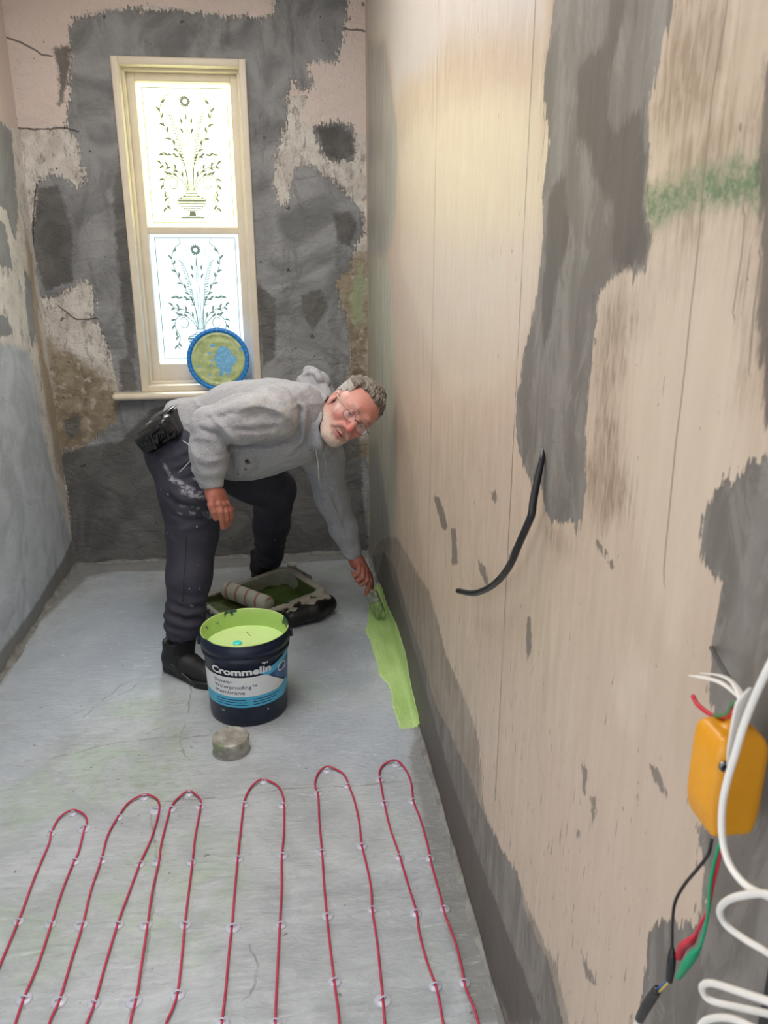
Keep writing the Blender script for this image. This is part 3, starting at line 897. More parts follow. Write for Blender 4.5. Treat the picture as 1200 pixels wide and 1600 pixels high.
# left wall
us = np.arange(0.85, YB + 0.002, (YB - 0.85) / 240)  # near end left open so the unseen left fill gets in
vs = np.arange(0, ZC + 0.002, ZC / 200)
v3, q, P2 = sheet(us, vs, lambda P: np.stack([np.full(len(P), XL), P[:, 0], P[:, 1]], 1))
z_edge = 2.01
at = {
    'cement': polys_sdf(P2, [[(3.673, 2.008), (3.808, 1.991), (3.779, 1.852), (3.749, 1.674), (3.656, 1.545), (3.598, 1.667), (3.403, 1.726), (3.508, 1.962)], [(3.304, 1.653), (3.56, 1.617), (3.567, 1.494), (3.588, 1.431), (3.498, 1.445), (3.234, 1.495)],
                             [(3.729, 1.441), (3.795, 1.386), (3.77, 1.167), (3.691, 1.119), (3.675, 1.284)], [(3.156, 1.316), (3.416, 1.262), (3.465, 1.195), (3.306, 1.185), (3.117, 1.227)]]),
    'wash': polys_sdf(P2, [[(YF, -0.1), (YF, 0.95)] + [(2.052, 1.354), (2.941, 1.243), (3.306, 1.185), (3.512, 1.117), (3.632, 1.112), (3.66, 1.012), (3.676, 0.839), (3.692, 0.659), (3.767, 0.454), (3.814, 0.312), (3.884, 0.155), (3.91, -0)] + [(YB, -0.1)]]),
    'pink': polys_sdf(P2, [[(YF, 2.9), (YF, z_edge), (YB + 0.1, z_edge), (YB + 0.1, 2.9)]]),
    'tan': polys_sdf(P2, [[(3.808, 1.651), (3.864, 1.493), (3.833, 1.218), (3.853, 1.044), (3.9, 0.919), (3.972, 0.592), (3.932, 0.407), (3.834, 0.499), (3.785, 0.788), (3.776, 1.053), (3.758, 1.306)]]),
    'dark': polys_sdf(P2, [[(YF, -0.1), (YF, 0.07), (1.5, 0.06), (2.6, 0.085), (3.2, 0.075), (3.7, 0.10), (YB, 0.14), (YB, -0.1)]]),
}
mk('wall_left', (v3, q), M_LEFT, attrs=at)['kind'] = 'structure'
mk('ceiling', box(XL - 0.1, XR + 0.1, YF, YB + 0.15, ZC, ZC + 0.06), M_CEIL, smooth=False)['kind'] = 'structure'
cl_ = thing('ceiling_light', (-0.35, 1.5, ZC - 0.02), None, None, kind='structure') if False else None

# rough mortar fillets where the floor meets the walls
M_FIL = simple('rough_mortar_fillet', (136, 134, 129), 0.9, var=16, scale=20, bump=0.006)


def fillet(name, pts, nrm, r=0.016, seed=1):
    Q = spline(pts, 26)
    g = np.random.default_rng(seed)
    V, F = [], []
    nrm = np.array(nrm, float)
    for i, p in enumerate(Q):
        rr = r * (0.8 + 0.5 * math.sin(i * 0.31 + seed) * math.sin(i * 0.13) + g.uniform(-0.12, 0.12))
        for k in range(6):
            t = k / 5
            a = t * math.pi / 2
            off = nrm * rr * (1 - math.sin(a)) + np.array([0, 0, 1]) * rr * (1 - math.cos(a))
            V.append(p + off)
    for i in range(len(Q) - 1):
        for k in range(5):
            F.append((i * 6 + k, (i + 1) * 6 + k, (i + 1) * 6 + k + 1, i * 6 + k + 1))
    o = mk(name, (V, F), M_FIL)
    o['kind'] = 'structure'
    return o


fillet('trim_1', [(XL + 0.001, y, 0.001) for y in np.linspace(YB, 0.5, 9)], (1, 0, 0), 0.022, 2)
fillet('trim_2', [(x, YB - 0.001, 0.001) for x in np.linspace(XL, XR, 5)], (0, -1, 0), 0.014, 3)
fillet('trim_3', [(XR - 0.001, y, 0.001) for y in np.linspace(YB, 0.5, 9)], (-1, 0, 0), 0.014, 5)

# ---------------------------------------------------------------- window
M_WOOD = simple('cream_gloss_paint', (226, 214, 192), 0.35, var=4, scale=12, bump=0.0004)
win = thing('window_1', (-0.4175, YB, WZ0), None, None, kind='structure')
D = 0.13                                          # the glass sits this far behind the wall face


def ring_frame(x0, x1, z0, z1, w, wb, y0, y1, bev=0.004):
    return join(box(x0, x0 + w, y0, y1, z0, z1, bev), box(x1 - w, x1, y0, y1, z0, z1, bev),
                box(x0 + w - 0.002, x1 - w + 0.002, y0, y1, z1 - w, z1, bev), box(x0 + w - 0.002, x1 - w + 0.002, y0, y1, z0, z0 + wb, bev))


# outer lining, stepped stop bead, sash
mk('outer_frame', join(ring_frame(WX0, WX1, WZ0, WZ1, 0.032, 0.03, YB - 0.012, YB + D + 0.05, 0.006),), M_WOOD, win)
mk('stop_bead', join(ring_frame(WX0 + 0.030, WX1 - 0.030, WZ0 + 0.028, WZ1 - 0.030, 0.014, 0.014, YB + 0.045, YB + D + 0.04, 0.004)), M_WOOD, win)
sx0, sx1, sz0, sz1 = WX0 + 0.040, WX1 - 0.040, WZ0 + 0.038, WZ1 - 0.040
gx0, gx1 = WX0 + 0.079, WX1 - 0.079
gz1 = WZ1 - 0.078
gz0 = 1.5 + ([(-0.601, 1.008)][0][1] - 1.5) * (YB + D) / YB
mr1 = 1.5 + ([(-0.412, 1.617)][0][1] - 1.5) * (YB + D) / YB
mr0 = 1.5 + ([(-0.414, 1.586)][0][1] - 1.5) * (YB + D) / YB
sash = mk('sash', join(box(sx0, gx0, YB + 0.085, YB + D + 0.03, sz0, sz1, 0.005), box(gx1, sx1, YB + 0.085, YB + D + 0.03, sz0, sz1, 0.005),
                       box(gx0 - 0.002, gx1 + 0.002, YB + 0.085, YB + D + 0.03, gz1, sz1, 0.005),
                       box(gx0 - 0.002, gx1 + 0.002, YB + 0.085, YB + D + 0.03, sz0, gz0, 0.005),
                       box(gx0 - 0.002, gx1 + 0.002, YB + 0.095, YB + D + 0.03, mr0, mr1, 0.004)), M_WOOD, win)
sill_prof = []
for i in range(9):
    a = -math.pi / 2 + math.pi * i / 8
    sill_prof.append((0.052 + 0.016 * math.cos(a), 0.016 * math.sin(a)))
V, F = [], []
xs = [-0.832, -0.830, -0.824, -0.814, -0.02, -0.010, -0.004, -0.002]
ins = [0.012, 0.006, 0.002, 0, 0, 0.002, 0.006, 0.012]
for x, q_ in zip(xs, ins):
    row = [(0.03, -0.016 + q_ * .6)] + [(a - q_, b * (1 - q_ * 30)) for a, b in sill_prof] + [(0.0, 0.016), (-0.10, 0.016), (-0.10, 0.0), (0.0, -0.016 + q_ * .6)]
    for a, b in row:
        V.append((x, YB - a, 0.857 + b))
nr = len(sill_prof) + 5
for i in range(len(xs) - 1):
    for k in range(nr):
        l = (k + 1) % nr
        F.append((i * nr + k, (i + 1) * nr + k, (i + 1) * nr + l, i * nr + l))
F.append(tuple(range(nr)))
F.append(tuple((len(xs) - 1) * nr + k for k in range(nr))[::-1])
# the part that runs into the wall keeps to the opening
V = [(min(max(x, WX0 + 0.002), WX1 - 0.002) if y > YB + 0.001 else x, y, z) for x, y, z in V]
mk('window_sill', (V, F), M_WOOD, win)


def glass_mat(name, col, strength, alpha=0.55):
    g = NT(name, 0.35)
    n = g.noise(5, detail=2)
    cc_ = g.two(tuple(int(v * 0.95) for v in col), col, n)
    g.color(cc_)
    g.put(cc_, g.b.inputs['Emission Color'])
    g.b.inputs['Emission Strength'].default_value = strength
    g.b.inputs['Alpha'].default_value = alpha
    return g.m


M_PANE_T = glass_mat('frosted_glass_upper', (248, 252, 204), 2.3)
M_PANE_B = glass_mat('frosted_glass_lower', (212, 236, 252), 1.05)


def etch_mat(name, em, st):
    e = NT(name, 0.2, color=(60, 70, 55))
    e.b.inputs['Emission Color'].default_value = srgb(em)
    e.b.inputs['Emission Strength'].default_value = st
    return e.m


M_ETCH_T = etch_mat('etched_clear_line', (186, 200, 150), 0.32)
M_ETCH_B = etch_mat('etched_clear_line_lower', (150, 176, 150), 0.42)


def etched(cx, z0, z1, w, y):
    """flowers in a footed vase, mirrored about the pane's centre line; flat thin strips"""
    parts = []
    Hh = z1 - z0
    sc = Hh / 0.60

    def rib(P, wd):
        Q = spline(np.array([(a, 0, b) for a, b in P], float), 8) if len(P) > 2 else np.array([(a, 0, b) for a, b in P], float)
        T = np.gradient(Q, axis=0)
        T /= np.linalg.norm(T, axis=1)[:, None] + 1e-9
        N = np.stack([-T[:, 2], T[:, 0] * 0, T[:, 0]], 1)
        n = len(Q)
        ww = np.full(n, wd) if np.isscalar(wd) else np.interp(np.linspace(0, 1, n), np.linspace(0, 1, len(wd)), wd)
        ww = ww * 1.45
        A, B = Q + N * ww[:, None] / 2, Q - N * ww[:, None] / 2
        V = np.vstack([A, B])
        F = [(i, i + 1, n + i + 1, n + i) for i in range(n - 1)]
        return V, F

    def both(P, wd):
        parts.append(rib(P, wd))
        parts.append(rib([(-a, b) for a, b in P], wd))

    def leaf(x, z, ang, L=0.028, wd=0.006):
        a = math.radians(ang)
        dx, dz = math.cos(a), math.sin(a)
        P = [(x, z), (x + dx * L * .5 - dz * L * .12, z + dz * L * .5 + dx * L * .12), (x + dx * L, z + dz * L)]
        both(P, [0.0010, wd * 1.15, wd, 0.0008])
    lw = 0.0026
    # vase: foot, stem, bowl bands, neck
    parts.append(rib([(-0.055, 0.035), (0.055, 0.035)], 0.004))
    parts.append(rib([(-0.038, 0.044), (0.038, 0.044)], 0.003))
    parts.append(rib([(0, 0.046), (0, 0.066)], [0.022, 0.012, 0.018]))
    for k, (zz, hw, t) in enumerate([(0.070, .022, .003), (0.078, .038, .003), (0.087, .050, .003), (0.098, .060, .004), (0.112, .064, .006), (0.122, .060, .003), (0.131, .040, .003), (0.143, .024, .0025), (0.158, .024, .0025)]):
        parts.append(rib([(-hw, zz), (hw, zz)], t))
    both([(0.020, 0.066), (0.045, 0.080), (0.062, 0.100), (0.064, 0.115), (0.040, 0.130), (0.024, 0.140), (0.022, 0.160)], 0.0022)
    for xx in np.linspace(-0.055, 0.055, 23):
        parts.append(rib([(xx, 0.1005), (xx, 0.109)], 0.0016))
    # stems
    both([(0.004, 0.16), (0.006, 0.30), (0.004, 0.46)], 0.0018)
    both([(0.010, 0.16), (0.020, 0.26), (0.060, 0.35), (0.095, 0.42), (0.115, 0.49), (0.100, 0.54), (0.070, 0.565)], lw)
    both([(0.014, 0.16), (0.030, 0.21), (0.070, 0.25), (0.115, 0.26), (0.135, 0.275)], lw)
    both([(0.016, 0.16), (0.040, 0.20), (0.080, 0.225), (0.115, 0.21), (0.125, 0.17), (0.105, 0.12), (0.118, 0.075), (0.108, 0.062)], lw)
    both([(0.100, 0.205), (0.080, 0.215), (0.060, 0.195), (0.065, 0.170), (0.085, 0.165), (0.095, 0.180)], lw)
    both([(0.060, 0.540), (0.040, 0.530), (0.048, 0.505), (0.066, 0.505)], 0.0016)
    both([(0.070, 0.565), (0.076, 0.590)], [0.003, 0.001])
    both([(0.012, 0.17), (0.025, 0.30), (0.045, 0.42), (0.075, 0.485), (0.085, 0.48)], 0.002)
    for k in range(17):                                   # fern barbs
        t = k / 16
        x = 0.018 + 0.045 * t ** 1.4
        z = 0.27 + 0.20 * t
        both([(x, z), (x + 0.012, z + 0.006), (x + 0.026 * (1 - 0.45 * t), z + 0.006)], [0.0006, 0.0036, 0.0008])
        if k % 2 == 0:
            both([(x, z), (x - 0.010, z + 0.012)], [0.002, 0.0006])
    for x, z, a in [(0.030, 0.29, 60), (0.045, 0.325, 20), (0.062, 0.35, 80), (0.075, 0.375, 5), (0.090, 0.405, 95), (0.100, 0.43, 25), (0.112, 0.465, 110), (0.116, 0.49, 50), (0.108, 0.525, 130),
                    (0.035, 0.215, 80), (0.050, 0.235, 10), (0.065, 0.247, 75), (0.085, 0.255, -20), (0.100, 0.258, 60), (0.128, 0.27, 35), (0.115, 0.262, -30),
                    (0.060, 0.215, 40), (0.080, 0.225, 10), (0.100, 0.222, 45), (0.118, 0.205, -15), (0.125, 0.18, -60), (0.120, 0.15, -100), (0.108, 0.125, -50), (0.112, 0.095, -120), (0.117, 0.08, -50),
                    (0.020, 0.40, 65), (0.022, 0.44, 75), (0.040, 0.30, -5), (0.055, 0.30, 40), (0.075, 0.31, -10), (0.095, 0.305, 30), (0.110, 0.31, -5)]:
        leaf(x, z, a)
    for k in range(13):                                   # flower
        a = 2 * math.pi * k / 13
        parts.append(rib([(0.009 * math.cos(a), 0.535 + 0.009 * math.sin(a)), (0.016 * math.cos(a), 0.535 + 0.016 * math.sin(a)), (0.025 * math.cos(a), 0.535 + 0.025 * math.sin(a))], [0.002, 0.007, 0.004]))
    parts.append(rib([(0, 0.46), (0, 0.505)], [0.005, 0.002]))
    V, F = join(*parts)
    V = V * sc
    V[:, 0] += cx
    V[:, 2] += z0
    V[:, 1] = y
    # border line
    bw_, i1 = 0.0036, 0.020
    bx0, bx1, bz0, bz1 = cx - w / 2 + i1, cx + w / 2 - i1, z0 - 0.0 + 0.012, z1 - 0.012
    bl = [box(bx0, bx1, y, y + 0.001, bz0, bz0 + bw_), box(bx0, bx1, y, y + 0.001, bz1, bz1 + bw_), box(bx0, bx0 + bw_, y, y + 0.001, bz0, bz1), box(bx1, bx1 + bw_, y, y + 0.001, bz0, bz1)]
    return join((V, F), *bl)


for nm, a, b, mp_, mt_ in (('upper', mr1, gz1, M_PANE_T, M_ETCH_T), ('lower', gz0, mr0, M_PANE_B, M_ETCH_B)):
    pane = mk('pane', box(gx0 - 0.004, gx1 + 0.004, YB + D, YB + D + 0.005, a - 0.003, b + 0.003), mp_, win, smooth=False)
    mk('etched_pattern', etched((gx0 + gx1) / 2, a + 0.006, b - 0.006, gx1 - gx0, YB + D - 0.0015), mt_, pane, smooth=False)

# ---------------------------------------------------------------- bucket of waterproofing paint
M_NAVY = simple('navy_plastic', (16, 28, 50), 0.35, var=4)
M_LIME = NT('wet_lime_paint', 0.12, color=(212, 240, 164)).m
mi = NT('bucket_inside_lime_with_drips', 0.35)
drn = mi.noise(26, (1, 1, 0.25), detail=3)
sp_ = mi.n('SeparateXYZ'); mi.link(mi.obj(), sp_.inputs[0])
dz = mi.ramp(mi.math('MULTIPLY_ADD', drn, 0.10, sp_.outputs['Z']), 0.328, 0.333)
mi.color(mi.mix(mi.math('MULTIPLY', dz, mi.ramp(mi.noise(12, off=(3, 1, 1)), 0.5, 0.56)), mi.two((160, 192, 104), (184, 212, 128), mi.noise(9)), srgb(40, 66, 60)))
M_BIN = mi.m
BX, BY = -0.180, 2.460
bucket = thing('paint_bucket', (BX, BY, 0), 'open navy bucket of lime green waterproofing paint with white and blue label on the floor', 'bucket')
seg = 96
body = lathe([(0.0, 0.004), (0.120, 0.004), (0.128, 0.0), (0.1315, 0.004), (0.1325, 0.02), (0.1405, 0.238), (0.1475, 0.240), (0.1485, 0.250), (0.1445, 0.252),
              (0.1445, 0.262), (0.1500, 0.264), (0.1510, 0.270), (0.1510, 0.288), (0.1485, 0.291), (0.1480, 0.300), (0.1465, 0.305)], seg, (BX, BY, 0))
mk('bucket_body', body, M_NAVY, bucket)
mk('lime_rim', lathe([(0.1466, 0.3045), (0.1478, 0.3055), (0.1468, 0.3068), (0.1440, 0.3066), (0.1425, 0.304), (0.1405, 0.285), (0.1360, 0.20)], seg, (BX, BY, 0)), M_BIN, bucket, origin=(0, 0, 0))
pr = [(0.0, 0)] + [(r, 0) for r in np.linspace(0.008, 0.1385, 26)]
v, f = lathe([(r, 0.243) for r, _ in pr], seg, (BX, BY, 0))
v[:, 2] += 0.0009 * wob(v, 60, 3) + 0.0006 * wob(v, 150, 5)
for (bx_, by_, hh, ww) in [(-0.17, 2.53, 0.004, 0.005), (-0.155, 2.522, 0.003, 0.004), (-0.19, 2.535, 0.003, 0.004), (-0.10, 2.44, 0.004, 0.004), (-0.235, 2.40, 0.004, 0.006), (-0.28, 2.44, 0.003, 0.004)]:
    v[:, 2] += hh * np.exp(-((v[:, 0] - bx_) ** 2 + (v[:, 1] - by_) ** 2) / ww ** 2)
mk('wet_paint', (v, f), M_LIME, bucket)
mk('dark_paint_skin', tube([(-0.179, 2.544, 0.244), (-0.174, 2.524, 0.244), (-0.165, 2.513, 0.244)], 0.0014, 6), simple('olive_skin', (92, 104, 60), 0.5), bucket)
mk('turquoise_glint', xf(lathe([(0, .003), (0.008, 0.0025), (0.0135, 0.001), (0.015, -0.001)], 20), Matrix.Translation((-0.208, 2.464, 0.246))), simple('turquoise_glint_color', (70, 232, 232), 0.2, var=3), bucket)  # cyan glint on the wet paint, modelled as a small coloured blob
for s_ in (-1, 1):
    a = math.radians(-86 + s_ * 88)
    ca, sa = math.cos(a), math.sin(a)
    lug = xf(box(-0.004, 0.006, -0.012, 0.012, -0.014, 0.014, 0.003), Matrix.Translation((BX + 0.153 * ca, BY + 0.153 * sa, 0.276)) @ Matrix.Rotation(a, 4, 'Z'))
    mk('handle_lug', lug, M_NAVY, bucket)
hw = []
for t in np.linspace(0, 1, 25):
    a = math.radians(-86 - 88 + 176 * t)
    r = 0.158 + 0.003 * math.sin(math.pi * t)
    # the bail hangs down around the far side
    a2 = math.radians(-86 + 180) + (t - 0.5) * math.radians(184)
    hw.append((BX + (r) * math.cos(a2), BY + (r) * math.sin(a2), 0.272 - 0.085 * math.sin(math.pi * t)))
mk('wire_handle', tube(hw, 0.0018, 6, 2), simple('galvanised_wire', (170, 172, 172), 0.35, 0.8), bucket)

A0 = math.radians(-85.8)


def rad_at(z):
    return 0.1325 + (z - 0.02) / 0.218 * 0.008


def on_bucket(th, z, off=0.0006):
    a = A0 + np.radians(th)
    r = rad_at(z) + off
    return np.stack([BX + r * np.cos(a), BY + r * np.sin(a), z], -1)


def band(th0, th1, top, bot, off, nz=4, n=40):
    V, F = [], []
    for i in range(n + 1):
        th = th0 + (th1 - th0) * i / n
        zt, zb = np.interp(th, [p[0] for p in top], [p[1] for p in top]), np.interp(th, [p[0] for p in bot], [p[1] for p in bot])
        for k in range(nz + 1):
            V.append(on_bucket(th, zb + (zt - zb) * k / nz, off))
    m_ = nz + 1
    for i in range(n):
        for k in range(nz):
            F.append((i * m_ + k, (i + 1) * m_ + k, (i + 1) * m_ + k + 1, i * m_ + k + 1))
    return np.array(V), F


M_LWHITE = simple('label_white', (226, 229, 230), 0.4, var=2)
M_LBLUE = simple('label_sky_blue', (78, 178, 214), 0.4, var=3)
M_LPIC = simple('label_picture_blue', (56, 92, 150), 0.35, var=16, scale=40)
M_LTEXT = simple('label_navy_print', (28, 50, 92), 0.4, var=2)
zw1, zw0, zb0 = 0.1895, 0.1165, 0.0760
label = mk('label', band(-92, 62, [(-92, zw1), (24, zw1), (62, zw0 + 0.012)], [(-92, zw0), (48, zw0), (62, zw0 + 0.010)], 0.0006), M_LWHITE, bucket)
mk('label_blue_band', band(-92, 84, [(-92, zw0), (52, zw0), (64, zw0 + 0.018), (84, zw0 - 0.004)], [(-92, zb0), (60, zb0), (84, zw0 - 0.010)], 0.0009, n=60), M_LBLUE, label)
mk('label_picture', band(29, 88, [(29, zw1 - 0.006), (52, zw1 + 0.018), (88, zw1 + 0.036)], [(29, zw1 - 0.008), (64, zw0 + 0.018), (88, zw0 + 0.002)], 0.0007, n=40), M_LPIC, label)
mk('label_blue_flash', band(16, 88, [(16, zw1 + 0.010), (88, zw1 + 0.058)], [(16, zw1 + 0.008), (29, zw1 - 0.007), (88, zw1 + 0.036)], 0.0011, n=40), M_LBLUE, label)
ringp = [on_bucket(55 + 9 * math.cos(t), 0.190 + 0.014 * math.sin(t), 0.0012) for t in np.linspace(0, 2 * math.pi, 25)[:-1]]
mk('label_ring_picture', tube(ringp, 0.0018, 6, 2, closed=True), simple('label_chrome_print', (206, 204, 198), 0.4), label)


def wrap_text(s, size, th0, z0, off=0.0012, bold=0.0, width=None):
    cu = bpy.data.curves.new('t', 'FONT')
    cu.body = s
    cu.size = size
    cu.offset = bold
    cu.resolution_u = 3
    ob = bpy.data.objects.new('t', cu)
    C.objects.link(ob)
    dg = bpy.context.evaluated_depsgraph_get()
    me = bpy.data.meshes.new_from_object(ob.evaluated_get(dg))
    v = np.array([tuple(x.co) for x in me.vertices])
    f = [tuple(p.vertices) for p in me.polygons]
    bpy.data.objects.remove(ob)
    bpy.data.curves.remove(cu)
    bpy.data.meshes.remove(me)
    if width:
        v[:, 0] *= width / v[:, 0].max()
    th = th0 + np.degrees(v[:, 0] / 0.1375)
    return on_bucket(th, z0 + v[:, 1], off), f


R1 = 0.1375
mk('brand_lettering', wrap_text('Crommelin', 0.0345, -54, 0.1985, bold=0.0013, width=math.radians(87) * R1), M_LWHITE, bucket, smooth=False)
tx = join(wrap_text('Shower', 0.0185, -51, 0.1665, width=math.radians(30) * R1), wrap_text('Waterproofing\u2122', 0.0185, -51, 0.1465, width=math.radians(63) * R1),
          wrap_text('Membrane', 0.0185, -51, 0.1265, width=math.radians(46) * R1))
mk('product_lettering', tx, M_LTEXT, label, smooth=False)
sm_lines = []
for i, zz in enumerate((0.1045, 0.0950, 0.0855)):
    sm_lines += [band(-50, -4 + i, [(-60, zz + 0.0016)], [(-60, zz - 0.0012)], 0.0013, 1, 12), band(6, 50 - i * 8, [(-60, zz + 0.0016)], [(-60, zz - 0.0012)], 0.0013, 1, 12)]
mk('small_print', join(*sm_lines), M_LTEXT, label)
mk('size_lettering', wrap_text('15L', 0.011, -43, 0.0560, width=0.014), M_LWHITE, bucket, smooth=False)
for sm_ in ([(20, 9, 0.231, 0.005), (23, 2, 0.226, 0.009), (27, 2, 0.228, 0.006)], [(26, 1.5, 0.050, 0.010)]):
    mk('paint_smudge', join(*[band(a, a + w, [(a, z + h), (a + w, z + h * .7)], [(a, z), (a + w, z + h * .3)], 0.0009, 1, 3) for a, w, z, h in sm_]), M_LWHITE, bucket)

# ---------------------------------------------------------------- upturned round tin
mt = NT('dull_cement_coated_tin', 0.45, metal=0.25)
c = mt.two((150, 142, 130), (192, 188, 180), mt.ramp(mt.noise(28, detail=5), 0.3, 0.7))
c = mt.mix(mt.ramp(mt.noise(18, off=(3, 3, 3)), 0.55, 0.62), c, srgb(138, 146, 118))
mt.color(c)
mt.bump(mt.noise(60), 0.001)
tin = thing('round_tin', (-0.2265, 2.205, 0), 'small round grey metal tin upside down in front of the paint bucket', 'tin')
mk('tin_body', lathe([(0.0545, 0.0), (0.0560, 0.002), (0.0565, 0.030), (0.0575, 0.031), (0.0580, 0.046), (0.0565, 0.0505), (0.0535, 0.0525), (0.0500, 0.0518), (0.0, 0.0510)], 64, (-0.2265, 2.205, 0)), mt.m, tin)
mk('cement_crust', lathe([(0.060, 0.0), (0.0585, 0.004), (0.0560, 0.008)], 40, (-0.2265, 2.205, 0)), M_FIL, tin)

# ---------------------------------------------------------------- fresh membrane along the right wall
mm = NT('fresh_lime_membrane', 0.22)
mm.color(mm.two((172, 204, 124), (190, 218, 144), mm.ramp(mm.noise(14, (1, .4, 1), detail=4), 0.3, 0.7)))
mm.bump(mm.math('ADD', mm.noise(30, (3, 0.6, 3), detail=4), mm.math('MULTIPLY', mm.noise(80), 0.4)), 0.004, 0.8)
Le = [(0.366, 3.51), (0.331, 3.348), (0.313, 3.203), (0.277, 2.98), (0.292, 2.766), (0.289, 2.63), (0.317, 2.547), (0.317, 2.378), (0.316, 2.291), (0.316, 2.257)]
Ri = [(3.512, 0.008), (3.326, 0.045), (3.157, 0.044), (2.824, 0.104), (2.579, 0.107), (2.451, 0.051), (2.307, 0.034), (2.253, 0.019)]
ys = np.linspace(3.46, 2.262, 130)
la = np.array(sorted(Le, key=lambda p: p[1]))
ra = np.array(sorted(Ri, key=lambda p: p[0]))
V, F = [], []
NA = 22
for i, y in enumerate(ys):
    xl = np.interp(y, la[:, 1], la[:, 0]) + 0.003 * math.sin(y * 31) + 0.0012 * math.sin(y * 143 + 1)
    zt = max(0.018, np.interp(y, ra[:, 0], ra[:, 1])) + 0.003 * math.sin(y * 80)
    xl = min(xl, XR - 0.03)
    endt = min(1, i / 3, (len(ys) - 1 - i) / 3)
    rc_ = 0.020
    L1, L2, L3 = (XR - rc_) - xl, rc_ * math.pi / 2, max(zt - rc_, 0.002)
    for k in range(NA):
        s = (L1 + L2 + L3) * k / (NA - 1)
        th = 0.0022 * endt if 0 < k < NA - 1 else -0.001
        if s < L1:
            p = (xl + s, y, th)
        elif s < L1 + L2:
            a = (s - L1) / rc_
            p = (XR - rc_ + (rc_ - th) * math.sin(a), y, rc_ - (rc_ - th) * math.cos(a))
        else:
            p = (XR - th, y, rc_ + s - L1 - L2)
        if i == len(ys) - 1:
            p = (p[0], p[1] - 0.006 * math.sin(k * 1.7) - 0.004, p[2])
        V.append(p)
for i in range(len(ys) - 1):
    for k in range(NA - 1):
        F.append((i * NA + k, i * NA + k + 1, (i + 1) * NA + k + 1, (i + 1) * NA + k))
tag(mk('membrane_strip', (V, F), mm.m), 'strip of fresh lime green membrane brushed along the floor and right wall corner', 'paint')

